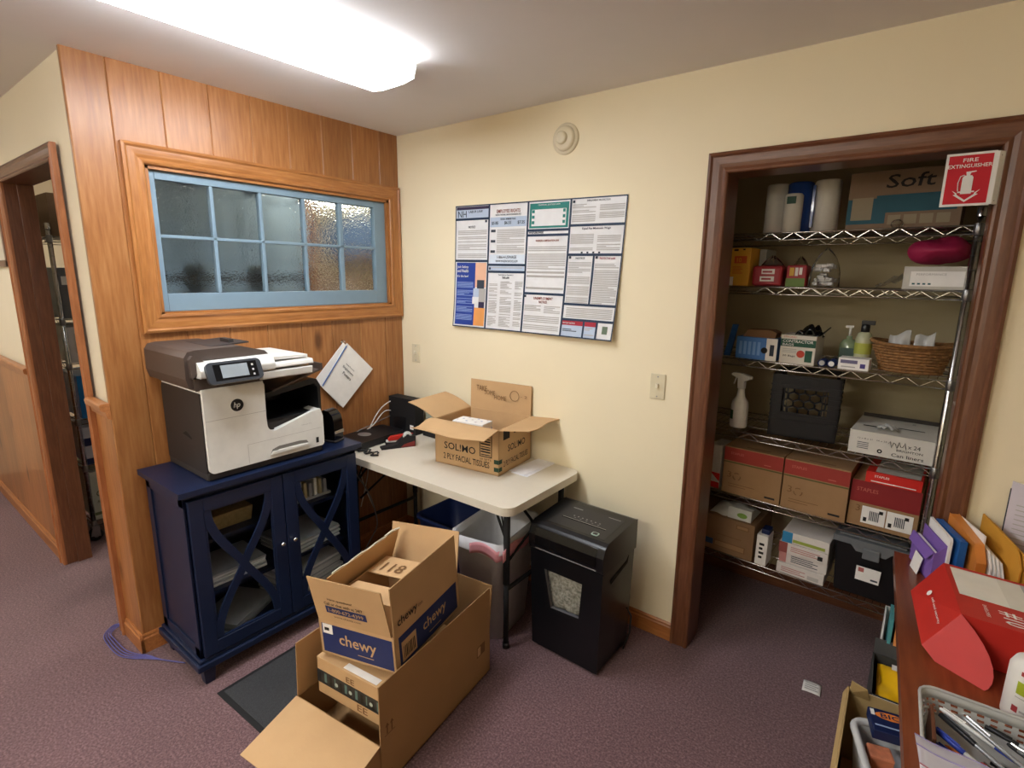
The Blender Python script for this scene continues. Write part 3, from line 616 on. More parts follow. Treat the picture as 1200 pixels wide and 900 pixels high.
# output bay
mb = MB(); mb.prism([(.06, a, b) for a, b in [(-1.146, 1.066), (yB, 1.066), (yB, 1.075), (-1.146, 1.075)]], (PX-.08, 0, 0), BLACKP)
mb.box((.03, -1.146, 1.06), (.06, yB-.01, 1.25), BLACKP)
mb.build('output_tray', t)
mb = MB(); hood = [(-1.14, 1.175), (-1.14, 1.195), (-.91, 1.232), (-.885, 1.225), (-.868, 1.195), (yB+.004, 1.07), (yB-.008, 1.07), (-.882, 1.185), (-.90, 1.205)]
mb.prism([(.05, a, b) for a, b in hood], (PX-.065, 0, 0), BLACKP); mb.build('output_hood', t, bevel=.002)
# scanner unit
mb = MB()
SF = PX+.035
mb.prism([(SF-.04, a, b) for a, b in [(yA-.02, 1.252), (-1.15, 1.252), (-1.15, 1.30), (yA-.02, 1.30)]][::-1], (-.36, 0, 0), BROWNG)
mb.build('scanner_base', t, bevel=.004)
mb = MB(); mb.box((.03, yA-.005, 1.238), (PX-.002, -1.146, 1.256), PWH); mb.build('neck', t, bevel=.004)
mb = MB(); lidp = [(SF-.02, 1.286), (SF, 1.292), (SF, 1.338), (SF-.012, 1.362), (SF-.05, 1.366), (.02, 1.36), (.02, 1.286)]
mb.prism([(x, -1.16, z) for x, z in [(SF-.03, 1.262), (SF-.006, 1.268), (SF-.002, 1.300), (.02, 1.300), (.02, 1.262)]], (0, .23, 0), PWH); mb.build('scanner_bed', t, bevel=.004)
mb = MB(); mb.prism([(x, yA-.012, z) for x, z in [(SF, 1.305), (SF+.004, 1.335), (SF-.02, 1.366), (.02, 1.37), (.02, 1.305)]], (0, .30, 0), PWH)
mb.prism([(x, -1.11, z) for x, z in [(SF, 1.310), (SF-.006, 1.332), (.06, 1.345), (.06, 1.310)]], (0, .185, 0), PWH); mb.build('lid', t, bevel=.006)
mb = MB(); cap = [(yA-.035, 1.262), (yA-.045, 1.30), (yA-.044, 1.385), (yA-.030, 1.407), (yA+.0, 1.412), (-1.22, 1.412), (-1.12, 1.384), (-1.105, 1.368), (yA-.01, 1.368), (yA-.014, 1.262)]
mb.prism([(.0, a, b) for a, b in cap], (SF-.055, 0, 0), BROWNG); mb.prism([(.02, a, b) for a, b in ((yA-.03, 1.30), (yA-.034, 1.38), (yA-.02, 1.395), (yA+.02, 1.366))], (SF-.05, 0, 0), BROWNG); mb.build('document_feeder', t, bevel=.006)
mb = MB(); mb.slab([(.10, -1.31, 1.413), (.33, -1.31, 1.413), (.33, -1.15, 1.420), (.10, -1.15, 1.420)], .006, DGREY); mb.box((.22, -1.22, 1.414), (.30, -1.20, 1.432), DGREY); mb.build('feeder_cover', t)
mb = MB(); mb.slab([(.10, -1.12, 1.356), (SF-.02, -1.12, 1.356), (SF-.03, -.935, 1.350), (.10, -.935, 1.350)], .012, PWH); mb.build('feeder_tray', t, bevel=.003)
mb = MB(); mb.slab([(SF-.08, -1.10, 1.205), (SF-.05, -1.10, 1.205), (SF-.04, -.86, 1.275), (SF-.10, -.86, 1.275)], .008, BROWNG); mb.box((SF-.13, -.872, 1.268), (SF-.03, -.862, 1.30), BROWNG); mb.build('paper_stop', t)
# tilted control panel
t3 = MB(); pc = Vector((PX+.045, -1.285, 1.318)); tilt = R(22)
pm = Matrix.Translation(pc) @ Matrix.Rotation(-tilt, 4, 'Y')
t3.M = pm; t3.prism([(0, a, b) for a, b in rrect(-.108, -.042, .108, .046, .02)], (.016, 0, 0), mat('panel_grey', '3a3d42', .3)); t3.prism([(-.02, a, b) for a, b in rrect(-.095, -.035, .095, .035, .02)], (.02, 0, 0), DGREY)
t3.build('control_panel', t, bevel=.002)
t3 = MB(); t3.M = pm; t3.box((.016, -.082, -.030), (.0172, .088, .036), GLOSSB); t3.box((.0172, -.055, -.022), (.0178, .050, .030), mat('lcd_screen', '8f979c', .25)); 
for z in (-.02, 0, .02): t3.box((.0172, .066, z-.004), (.0176, .074, z+.004), PGREY)
t3.build('touch_screen', t)

# electric stapler beside the printer
t = thing('electric_stapler', 'black rounded electric stapler on the cabinet beside the printer', 'stapler', (.30, -.755, .8705), R(15))
mb = MB(); mb.prism([(a, -.032, b) for a, b in [(-.07, 0), (.045, 0), (.05, .02), (.05, .10), (.042, .135), (.022, .158), (-.01, .166), (-.04, .155), (-.065, .12), (-.072, .06)]], (0, .064, 0), GLOSSB, True); mb.build('body', t, bevel=.014, seg=4)
MB().box((.049, -.034, .045), (.056, .034, .062), CHROME).build('trim_band', t, bevel=.003)
MB().box((-.075, -.036, 0), (.055, .036, .012), DGREY).build('base', t, bevel=.004)

# ================================================================ FOLDING TABLE
TZ = .735
t = thing('folding_table', 'white folding table with black metal legs against the cream wall', 'table', (.75, -.31, 0))
tx0, tx1, ty0, ty1 = -.61, .595, -.30, .305
mb = MB(); pts = rrect(tx0, ty0, tx1, ty1, .055, 7); mb.prism([(a, b, TZ-.038) for a, b in pts], (0, 0, .038), LAMIN); mb.build('table_top', t, bevel=.006, seg=3)
def leg_frame(x, s):
    for y in (-.225, .225):
        q = MB(); q.tube([(x, y, .0), (x, y, .36)], .0125, MATB, 12); q.tube([(x, y, .33), (x, y, TZ-.05)], .0155, MATB, 12); q.lathe([(0, 0), (.016, 0), (.016, .028), (0, .028)], MATB, c=(x, y, 0), n=12); q.build('leg', t)
    MB().tube([(x, -.225, .30), (x, .225, .30)], .010, MATB, 8).build('crossbar', t); MB().tube([(x, -.225, TZ-.055), (x, .225, TZ-.055)], .012, MATB, 8).build('crossbar', t)
    b = MB(); b.tube([(x-s*.26, 0, TZ-.045), (x-s*.12, 0, TZ-.10), (x-s*.005, 0, TZ-.20)], .007, MATB, 8)
    for y in (-.2, .2): b.tube([(x-s*.005, y*.02, TZ-.205), (x-s*.005, y, TZ-.30)], .006, MATB, 8)
    b.tube([(x-s*.11, -.19, TZ-.05), (x-s*.01, -.22, TZ-.19)], .006, MATB, 8); b.tube([(x-s*.06, -.20, TZ-.05), (x-s*.01, -.22, TZ-.19)], .004, MATB, 8)
    b.build('brace', t)
leg_frame(.527, 1); leg_frame(-.575, -1)
mb = MB()
for y in (-.27, .262): mb.box((tx0+.06, y, TZ-.052), (tx1-.06, y+.012, TZ-.037), MATB)
mb.build('rail', t)
T = TZ+.0005
# ---------------------------------------------------------------- cartons
def flap_geo(q, hinge0, hinge1, out, length, ang, m, th=.004, inset=.002):
    """hinged plate: out = horizontal outward direction; ang = degrees above horizontal"""
    h0, h1, out = Vector(hinge0), Vector(hinge1), Vector(out).normalized(); d = out*math.cos(R(ang))+Z*math.sin(R(ang)); e = (h1-h0).normalized()*inset
    q.slab([h0+e, h1-e, h1-e+d*length, h0+e+d*length], th, m, KEDGE)
def carton_body(name, parent, w, d, h, m=KRAFT, th=.005, extra=None):
    q = MB()
    q.box((0, 0, 0), (w, d, th), m); q.box((0, 0, 0), (w, th, h), m); q.box((0, d-th, 0), (w, d, h), m); q.box((0, 0, 0), (th, d, h), m); q.box((w-th, 0, 0), (w, d, h), m)
    if extra: extra(q)
    return q.build(name, parent)
# tissue carton on the table
t = thing('tissue_carton', 'open facial tissue carton with flaps spread on the white table', 'box', (.668, -.376, T), R(6))
w_, d_, h_ = .40, .318, .235
def deco(q):
    q.text('SOL!MO', (.06, 0, .086), X, Z, .038, INK, .20, bold=True); q.text('2 PLY FACIAL TISSUES', (.03+.025, 0, .030), X, Z, .033, INK, .29, bold=True)
    q.rect((.285, 0, .085), X, Z, .075, .13, INK, .0006); q.rect((.290, 0, .090), X, Z, .065, .115, KRAFT, .0011)
    for i in range(8): q.rect((.293, 0, .095+i*.0135), X, Z, .058, .008 if i % 3 else .005, INK, .0016)
    q.text('20 SETS', (.285, 0, .068), X, Z, .010, INK, .07)
    for z in (.020, .060): q.rect((.372, 0, z), X, Z, .028, .022, mat('dark_green_print', '2f4a38', .7), .0008); q.rect((w_, 0, z), Y, Z, .03, .022, mat('dark_green_print', ''), .0008)
    q.text('SOL!MO', (w_, .085, .105), Y, Z, .036, INK, .17, bold=True); q.text('2 PLY FACIAL TISSUES', (w_, .045, .035), Y, Z, .030, INK, .24, bold=True)
    q.rect((w_, .04, .175), Y, Z, .06, .05, INK, .0006); q.rect((w_, .14, .19), Y, Z, .10, .04, INK, .0006); q.rect((.03, 0, .195), X, Z, .08, .03, INK, .0006); q.rect((.15, 0, .20), X, Z, .11, .025, INK, .0006)
carton_body('body', t, w_, d_, h_, KRAFT, extra=deco)
def flap(parent, *a, **k):
    tx = k.pop('text', None); q = MB(); flap_geo(q, *a, **k)
    if tx: tx(q)
    return q.build('flap', parent)
fr = MB()      # front flap with a torn, bent outer edge
def ff(u, v):
    x = .003+u*.394; l = .135*(1-.10*math.sin(u*9)*u-.35*max(0, u-.75)+.06*u); 
    return (x-.05*v*(1-u)+.0*v, -v*l, h_+.002-.022*v-.014*v*u*math.sin(3*u)+.012*math.sin(6*v)*(1-u))
fr.grid(ff, 16, 6, KRAFT, False); fr.build('flap', t, solid=.004)
fl = MB(); fl.grid(lambda u, v: (-v*.175, .0+u*.318-.01*v, h_+.001+.065*v+.01*math.sin(3*v)), 4, 6, KRAFT, False); fl.build('flap', t, solid=.004)
fg = MB(); fg.grid(lambda u, v: (w_+v*(.165+.01*math.sin(u*7)), .0+u*.318+.01*v, h_+.001+.020*v-.01*u*v), 6, 6, KRAFT, False); fg.build('flap', t, solid=.004)
def scrawl(q):
    mk = mat('brown_marker', '7a5a3a', .8); a = R(88); yd = Vector((0, math.cos(a), math.sin(a)))
    # back flap front face: starts at hinge (z=h_), rises
    def P(x, z): return Vector((x, d_-.006+(z-h_)*math.cos(a)/math.sin(a)-.0006, z))
    q.text('TAKE', P(.045, .340), X, yd, .030, mk, .07, lift=.001); q.text('SOME', P(.10, .322), X, yd, .026, mk, .07, lift=.001); q.text('HOME', P(.165, .300), X, yd, .026, mk, .08, lift=.001)
    q.tube([P(.295+.028*math.cos(b), .335+.028*math.sin(b)) for b in [i*math.pi/8 for i in range(16)]], .0012, mk, 4, closed=True); q.text('- 2', P(.335, .33), X, yd, .014, mk, .04, lift=.001)
flap(t, (0, d_-.002, h_), (w_, d_-.002, h_), (0, 1, 0), .165, 88, KRAFT, text=scrawl)
t = thing('tissue_box', 'small white patterned tissue box inside the open tissue carton', 'box', (.80, -.235, T+.0055), R(8))
mb = MB(); mb.box((-.11, -.055, 0), (.11, .055, .11), WHITE); mb.box((-.09, -.05, .11), (.10, .05, .215), WHITE)
for i in range(9): mb.rect((-.08+.019*i, -.03+.03*(i % 3), .215), X, Y, .012, .012, mat('box_print_blue', 'a0aacb', .7) if i % 2 else mat('box_print_grey', 'c8bcc0', .7), .0006)
for i in range(6): mb.rect((.10, -.045+.016*i, .13+.012*(i % 3)), Y, Z, .010, .03, mat('box_print_blue', ''), .0006)
mb.build('box', t, bevel=.003)
# envelopes on the table
for i, (dx, dy, rz, lb) in enumerate(((0, 0, 0, 'white envelope lying on the table right of the tissue carton, topmost'), (.014, -.008, .05, 'envelope with a blue printed edge lying lowest right of the tissue carton'))):
    t = thing('envelope', lb, 'envelope', (1.112+dx, -.085+dy, T+.002*(1-i)), R(-3)+rz, 'envelopes right of the tissue carton')
    mb = MB(); mb.box((-.045, -.16, 0), (.055, .16, .0016), mat('envelope_white', 'f3f4fa', .7)); mb.box((.03, .125, .0016), (.052, .155, .0019), mat('stamp_blue', '54688f', .7)) if i else None; mb.build('paper', t)
# black upright router box, flat black set-top box, hand tools on the table
t = thing('network_box', 'tall black upright network box in the corner of the table', 'modem', (.115, -.105, T), R(2))
mb = MB(); mb.box((-.10, -.035, 0), (.13, .04, .222), MATB); mb.box((.085, -.0365, .035), (.115, -.035, .062), WHITE); mb.box((-.06, -.0358, .02), (.05, -.035, .10), BLACKP); mb.build('case', t, bevel=.006)
t = thing('network_box', 'lower grey-black network box standing right of the tall black one', 'modem', (.352, -.07, T), 0)
mb = MB(); mb.box((-.08, -.03, 0), (.07, .03, .035), BLACKP); mb.box((-.06, -.02, .035), (-.01, .02, .15), mat('grey_case', '8f9488', .5)); mb.build('case', t, bevel=.004)
t = thing('media_player', 'flat black box with a silver oval on top at the table corner', 'electronics', (.110, -.375, T), R(4))
mb = MB(); mb.prism([(a, b, .004) for a, b in rrect(-.105, -.18, .105, .19, .03)], (0, 0, .038), BLACKP); mb.build('case', t, bevel=.008, seg=3)
mb = MB(); mb.lathe([(0, .0435), (.032, .0435), (.034, .042)], mat('silver_badge', 'a6a6a4', .3, .6), c=(-.02, -.02, 0), n=28, sx=1.3); mb.build('oval_badge', t)
for x, y in ((-.07, -.14), (.07, -.14), (-.07, .15), (.07, .15)): MB().lathe([(0, 0), (.01, 0), (.01, .005), (0, .005)], MATB, c=(x, y, 0), n=10).build('foot', t)
t = thing('cable_bundle', 'black cable bunched on the table edge in front of the flat black box', 'cable', (.24, -.50, T)); mb = MB()
mb.tube([(-.05+.012*i, -.03+.02*math.sin(i*1.3), .006+.004*math.sin(i*2.1)**2) for i in range(16)], .005, MATB, 6); mb.tube([(-.04+.012*i, -.01+.018*math.cos(i*1.1), .008+.004*math.cos(i*1.7)**2) for i in range(14)], .004, MATB, 6); mb.build('cable', t)
t = thing('stapler', 'stapler with a red handle lying on the white table', 'stapler', (.285, -.285, T), R(55))
mb = MB(); mb.prism([(a, -.016, b) for a, b in [(-.075, .030), (-.06, .044), (.05, .058), (.075, .050), (.075, .034), (-.07, .022)]], (0, .032, 0), RED); mb.build('handle', t, bevel=.006)
mb = MB(); mb.box((-.085, -.013, .012), (.075, .013, .024), WHITEP); mb.build('magazine', t, bevel=.003); MB().box((-.09, -.016, 0), (.07, .016, .010), MATB).build('base', t, bevel=.002)
t = thing('tape_dispenser', 'black wedge shaped tape dispenser with a red side on the white table', 'tape dispenser', (.335, -.335, T), R(62))
mb = MB(); mb.prism([(a, -.024, b) for a, b in [(-.11, 0), (.085, 0), (.088, .062), (.03, .064), (-.02, .024), (-.11, .010)]], (0, .048, 0), MATB); mb.prism([(a, -.0255, b) for a, b in [(-.0, .004), (.08, .004), (.082, .034), (.02, .020)]], (0, .002, 0), mat('dark_red_side', '7c2a26', .5)); mb.build('body', t, bevel=.003)
mb = MB(); mb.lathe([(.012, -.009), (.026, -.009), (.026, .009), (.012, .009)], mat('clear_tape', 'c9cfc8', .3), axis='y', c=(.045, 0, .060), n=20); mb.build('tape_roll', t)
# cords behind and below the table
def cord(name, lab, pts, r, m, cat='cable', sub=6, group=None):
    P = [Vector(p) for p in pts]; out = []
    for i in range(len(P)-1):
        a, b, c, d = P[max(i-1, 0)], P[i], P[i+1], P[min(i+2, len(P)-1)]
        for k in range(sub):
            s = k/sub; out.append(.5*((2*b)+(c-a)*s+(2*a-5*b+4*c-d)*s*s+(3*b-a-3*c+d)*s**3))
    out.append(P[-1]); q = MB(); q.tube(out, r, m, 6); o = q.build(name); return tag(o, lab, cat, group)
WC = mat('white_cable', 'dedad0', .5); GC = mat('grey_cable', '8a8782', .5)
cord('network_cable', 'white cable arching highest from the tall black network box down the panelling', [(.03, -.12, .93), (.025, -.20, .90), (.022, -.27, .83), (.02, -.31, .74), (.02, -.33, .5), (.03, -.40, .3)], .0035, WC, group='white cables behind the table')
cord('network_cable', 'white cable looping lower, out of the middle of the tall black box', [(.03, -.13, .86), (.025, -.19, .865), (.022, -.27, .80), (.02, -.35, .74), (.02, -.38, .5), (.03, -.30, .25)], .0035, WC, group='white cables behind the table')
cord('network_cable', 'grey-white cable lying flattest along the panelling above the flat box', [(.03, -.15, .83), (.02, -.28, .80), (.018, -.42, .76), (.018, -.47, .6), (.02, -.45, .4)], .0028, GC, group='white cables behind the table')
cord('power_cable', 'grey power cord hanging in the gap between cabinet and table', [(.20, -.60, .69), (.23, -.56, .6), (.27, -.52, .5), (.30, -.50, .38), (.24, -.45, .25), (.20, -.50, .12), (.25, -.55, .05), (.18, -.62, .01)], .004, GC)
cord('power_cable', 'black power cord looping beside the cabinet under the table', [(.06, -.58, .69), (.10, -.57, .5), (.08, -.55, .38), (.12, -.56, .25), (.10, -.54, .12), (.2, -.5, .01), (.36, -.47, .01)], .004, MATB)
cord('power_cable', 'reddish brown cord hanging nearest the cabinet under the table', [(.10, -.62, .69), (.13, -.61, .5), (.12, -.60, .3), (.14, -.60, .15), (.10, -.55, .01)], .003, mat('red_brown_cable', '6a3230', .6))
t = thing('power_adapter', 'white power adapter hanging beside the navy cabinet under the table', 'power adapter', (.20, -.615, .36)); mb = MB(); mb.box((-.02, -.03, -.06), (.02, .03, .06), WHITEP); mb.build('case', t, bevel=.006); MB().tube([(0, 0, .06), (-.01, .0, .2), (.0, .01, .335)], .003, GC).build('cord', t)
t = thing('power_strip', 'white power strip on the wood wall below the table', 'power strip', (.0155, -.50, .28)); mb = MB(); mb.box((0, -.04, -.12), (.035, .04, .12), WHITEP); mb.build('case', t, bevel=.006)
for z in (-.08, -.03, .02, .07):
    q = MB(); q.box((.035, -.02, z-.015), (.037, .02, z+.015), GREYP); q.build('socket', t)
t = thing('charger', 'round white charger lying under the table by the cabinet', 'charger', (.30, -.56, 0.001)); mb = MB(); mb.lathe([(0, .0), (.045, .0), (.05, .012), (.04, .028), (0, .03)], WHITEP, n=24); mb.build('case', t)
# network cable coil on the carpet
t = thing('cable_coil', 'coil of blue-violet network cable on the carpet at the foot of the wood wall', 'cable', (-.04, -1.56, 0))
BLC = mat('violet_blue_cable', '5c5ca0', .45)
for k in range(4):
    e = .014*k; pts = [(-.22+e*.4, .0, .006), (-.285+e, -.045+e*.3, .005+.003*k), (-.235+e*.6, -.105+e*.5, .005+.003*k), (-.14, -.118+e*.7, .006+.003*k), (-.02, -.112+e*.7, .006+.003*k), (.055, -.080+e*.5, .006+.003*k), (.10, -.045+e*.3, .006+.003*k), (.17, .0, .006), (.28, .06, .006)]
    P = [Vector(p) for p in pts]; out = []
    for a_ in range(len(P)-1):
        A, B, C_, D_ = P[max(a_-1, 0)], P[a_], P[a_+1], P[min(a_+2, len(P)-1)]
        for u_ in range(6):
            s_ = u_/6; out.append(.5*((2*B)+(C_-A)*s_+(2*A-5*B+4*C_-D_)*s_*s_+(3*B-A-3*C_+D_)*s_**3))
    mb = MB(); mb.tube(out, .0024, BLC, 6); mb.build('cable_loop', t)
# floor mat
t = thing('floor_mat', 'dark charcoal rubber floor mat on the carpet in front of the cabinet', 'mat', (.515, -1.50, 0.0))
MATM = mat('mat_pile', '3a3b3e', .95, noise=.15, nscale=150, bump=.5, bscale=300)
t.rotation_euler[2] = R(2); mb = MB(); mb.box((0, 0, .0005), (.55, .80, .005), MATB); mb.build('rubber_border', t, bevel=.002)
mb = MB(); mb.box((.02, .02, .005), (.53, .78, .009), MATM); mb.build('pile', t, bevel=.002)
# ---------------------------------------------------------------- shredder
t = thing('paper_shredder', 'large black paper shredder with a window of shreds beside the table', 'paper shredder', (1.345, -.445, 0), R(-1))
SHB = mat('shredder_black', '121317', .28); w_, d_, h_ = .372, .30, .50
mb = MB()
sec = lambda z, i: [(i, i+.0, z), (w_-i, i, z), (w_-i, d_, z), (i, d_, z)]
mb.add(sec(.012, .012)+sec(.50, .0), [(3,2,1,0), (4,5,6,7), (1,2,6,5), (2,3,7,6), (3,0,4,7)], SHB)
# front with a window hole
fz = lambda z: .012*(1-(z-.03)/.47)
def fp(x, z): return (x, fz(z), z)
wx = [(.075, .25), (.235, .255)]; wq = [fp(.115, .235), fp(.262, .245), fp(.275, .418), fp(.078, .418)]
oq = [fp(.012, .012), fp(w_-.012, .012), fp(w_, .50), fp(0, .50)]
for i in range(4):
    j = (i+1) % 4; mb.add([oq[i], oq[j], wq[j], wq[i]], [(0, 1, 2, 3)], SHB)
iq = [(p[0], p[1]+.02, p[2]) for p in wq]
for i in range(4):
    j = (i+1) % 4; mb.add([wq[i], wq[j], iq[j], iq[i]], [(0, 1, 2, 3)], mat('window_bezel', '5c5d60', .3))
mb.build('bin_body', t, bevel=.006)
MB().add([(p[0], p[1]+.012, p[2]) for p in wq]+[(p[0], p[1]+.015, p[2]) for p in wq], [(0,1,2,3), (7,6,5,4)], GLASS).build('window_pane', t)
mb = MB(); sh = mat('paper_shreds', 'b4aea0', .8, noise=.35, nscale=90, bump=.8, bscale=90)
mb.grid(lambda u, v: (.075+.2*u, .034+.006*math.sin(u*17+v*9)*math.cos(v*21), .236+.18*v), 20, 20, sh); sd = mb.build('shredded_paper', t); sd['kind'] = 'stuff'
mb = MB(); mb.box((.09, .045, .20), (.27, d_-.03, .42), mat('bag_grey', '8d8a84', .7)); mb.build('waste_bag', t)
# head
head = [(-.002, .50), (-.008, .525), (-.010, .575), (.006, .615), (.035, .628), (d_-.02, .645), (d_+.004, .640), (d_+.004, .50)]
mb = MB(); mb.prism([(-.004, a, b) for a, b in head], (w_+.008, 0, 0), SHB); mb.build('cutter_head', t, bevel=.010, seg=3)
mb = MB(); mb.prism([(.03, a, b) for a, b in ((-.0115, .528), (-.0125, .575), (.003, .609), (.006, .600))], (w_-.06, 0, 0), GLOSSB); mb.box((.03, -.006, .507), (w_-.03, .0, .513), mat('grey_line', '8a8a8c', .3)); mb.build('front_fascia', t, bevel=.002)
sl = lambda y: .628+(y-.035)*(.017/(d_-.055))
mb = MB(); mb.M = Matrix.Identity(4)
def top_rect(x0, y0, x1, y1, m, l, q=None): (q or mb).add([(x0, y0, sl(y0)+l), (x1, y0, sl(y0)+l), (x1, y1, sl(y1)+l), (x0, y1, sl(y1)+l)], [(0, 1, 2, 3)], m)
top_rect(.06, .05, w_-.03, .24, mat('deck_black', '26272b', .4), .0008); mb.prism([(.055, .045, sl(.045)), (w_-.025, .045, sl(.045)), (w_-.025, .245, sl(.245)), (.055, .245, sl(.245))][:4], (0, 0, .0006), SHB); mb.build('top_deck', t)
mb = MB(); top_rect(.09, .115, w_-.06, .123, mat('slot_black', '020203', .9), .0015); top_rect(.09, .123, w_-.06, .126, GREYP, .0015); mb.build('paper_slot', t)
mb = MB()
for i in range(7): top_rect(.13+.022*i, .150, .137+.022*i, .157, mat('icon_grey', '8a8c90', .5), .0016); 
for i in range(5): top_rect(.14+.03*i, .138, .150+.03*i, .141, mat('icon_grey', ''), .0016)
top_rect(.09, .215, .14, .222, mat('icon_grey', ''), .0016); top_rect(.27, .225, .33, .230, mat('icon_grey', ''), .0016); o = mb.build('markings', t); o['kind'] = 'stuff'
mb = MB(); mb.prism([(a, b, sl(.065)+.0005) for a, b in rrect(.275, .055, .307, .082, .007, 3)], (0, 0, .003), mat('button_ring', 'a9c4b8', .3)); mb.prism([(a, b, sl(.065)+.0035) for a, b in rrect(.280, .060, .302, .077, .005, 3)], (0, 0, .001), SHB); mb.build('power_button', t)
mb = MB(); mb.prism([(w_-.002, a, b) for a, b in ((.07, .44), (.22, .47), (.24, .49), (.23, .455), (.08, .42))], (.003, 0, 0), mat('slot_black', '')); mb.build('side_grip', t)
for x in (.03, w_-.055):
    for y in (.03, d_-.05): MB().lathe([(0, 0), (.018, 0), (.018, .02), (0, .02)], MATB, c=(x+.012, y+.01, 0), n=12).build('caster', t)
mb = MB(); P_ = [(w_+.0, d_-.05, .22), (w_+.02, d_-.04, .18), (w_+.022, d_-.05, .10), (w_-.0, d_-.06, .012), (w_-.03, d_+.05, .006)]; mb.tube(P_, .004, MATB, 6); mb.build('power_cord', t)
# ---------------------------------------------------------------- waste bins under the table
t = thing('wastebasket', 'grey plastic wastebasket with white and pink bin liner under the table', 'wastebasket', (1.105, -.395, 0), R(8))
def binshell(hw, hd, z, rr=.05): return [(a, b, z) for a, b in rrect(-hw, -hd, hw, hd, rr, 5)]
def loft(q, rings, m, cap0=True, smooth=True):
    k = len(rings[0]); vs = [p for r_ in rings for p in r_]; fs = [(i*k+j, i*k+(j+1) % k, (i+1)*k+(j+1) % k, (i+1)*k+j) for i in range(len(rings)-1) for j in range(k)]
    if cap0: fs.append(tuple(reversed(range(k))))
    q.add(vs, fs, m, smooth)
GB = mat('bin_grey', 'd2d2d1', .5)
mb = MB(); loft(mb, [binshell(.105, .15, 0), binshell(.135, .19, .50), binshell(.142, .197, .505), binshell(.142, .197, .52), binshell(.132, .187, .52), binshell(.10, .145, .01)], GB); mb.build('body', t)
mb = MB(); lin_in = mat('bin_liner_white', 'd6d6d8', .4, alpha=1, bump=.6, bscale=25)
def lr(hw, hd, z, amp, ph): return [(a*(1+amp*math.sin(9*i+ph)), b*(1+amp*math.cos(7*i+ph)), z+amp*.5*math.sin(5*i+ph)) for i, (a, b) in enumerate(rrect(-hw, -hd, hw, hd, .05, 5))]
loft(mb, [lr(.10, .14, .10, .03, 1), lr(.125, .178, .46, .02, 2), lr(.133, .188, .522, .008, 0), lr(.146, .201, .528, .006, 0), lr(.150, .206, .47, .02, 3)], lin_in, cap0=True); mb.build('bin_liner', t)
mb = MB(); PK = mat('liner_pink', 'e9a3ac', .5)
mb.grid(lambda u, v: (-.02+.17*u if u < .93 else .151, -.208-.001+(.0 if u < .9 else (u-.9)*1.6), .455+.052*v+.02*math.sin(4*u)), 14, 3, PK); mb.grid(lambda u, v: (.153+.003*math.sin(9*u), -.20+.30*u, .45+.055*v+.012*math.sin(7*u)), 14, 3, PK); mb.build('drawstring', t, solid=.002)
t = thing('recycling_bin', 'dark navy recycling bin standing farthest back under the table', 'bin', (.72, -.25, 0), R(0))
mb = MB(); NB = mat('navy_plastic', '12224f', .5); loft(mb, [binshell(.15, .12, 0), binshell(.19, .155, .38), binshell(.20, .165, .385), binshell(.20, .165, .40), binshell(.185, .15, .40), binshell(.145, .115, .01)], NB); mb.build('body', t)
# ---------------------------------------------------------------- the carton pile in front
BA = math.atan2(.050, .42)
t = thing('moving_carton', 'big kraft carton on the carpet, flaps up, holding the other boxes', 'box', (.975, -1.405, .0095), BA)
w_, d_, h_ = .423, .66, .17
def deco2(q):
    q.rect((w_, .02, .02), Y, Z, .03, .03, mat('brown_print', '7a5836', .8), .0008); q.rect((w_, .56, .12), Y, Z, .06, .05, mat('brown_print', ''), .0008); q.rect((w_, .565, .125), Y, Z, .022, .04, KRAFT, .0012)
carton_body('body', t, w_, d_, h_, KRAFT2, extra=deco2)
def arrows(q):
    for y in (.030, .052): 
        q.rect((w_-.0005, y, .20), Y, Z, .006, .03, mat('brown_print', ''), .0015); q.add([(w_+.0012, y-.006, .228), (w_+.0012, y+.012, .228), (w_+.0012, y+.003, .243)], [(0, 1, 2)], mat('brown_print', ''))
flap(t, (w_, 0, h_), (w_, d_, h_), (1, 0, 0), .228, 90, KRAFT2, text=None)
q = MB(); arrows(q); q.rect((w_-.0005, .02, .195), Y, Z, .05, .003, mat('brown_print', ''), .0015); o = q.build('printed_arrows', t)
flap(t, (.004, d_, h_), (.004, 0, h_), (-1, 0, 0), .228, 93, KRAFT)
flap(t, (w_, d_-.002, h_), (0, d_-.002, h_), (0, 1, 0), .228, 84, KRAFT2)
flap(t, (0, .0, h_), (w_, .0, h_), (.03, -1, 0), .235, -12, KRAFT)
# plain carton lowest inside
t = thing('small_carton', 'plain brown carton lowest inside the big carton, under the taped box', 'box', (1.055, -1.13, .015), BA)
MB().box((0, 0, 0), (.30, .34, .175), KRAFT2).build('box', t, bevel=.002); MB().box((.13, -.0005, .02), (.17, .3405, .1762), mat('tape_clear_brown', 'b39367', .3)).build('tape', t)
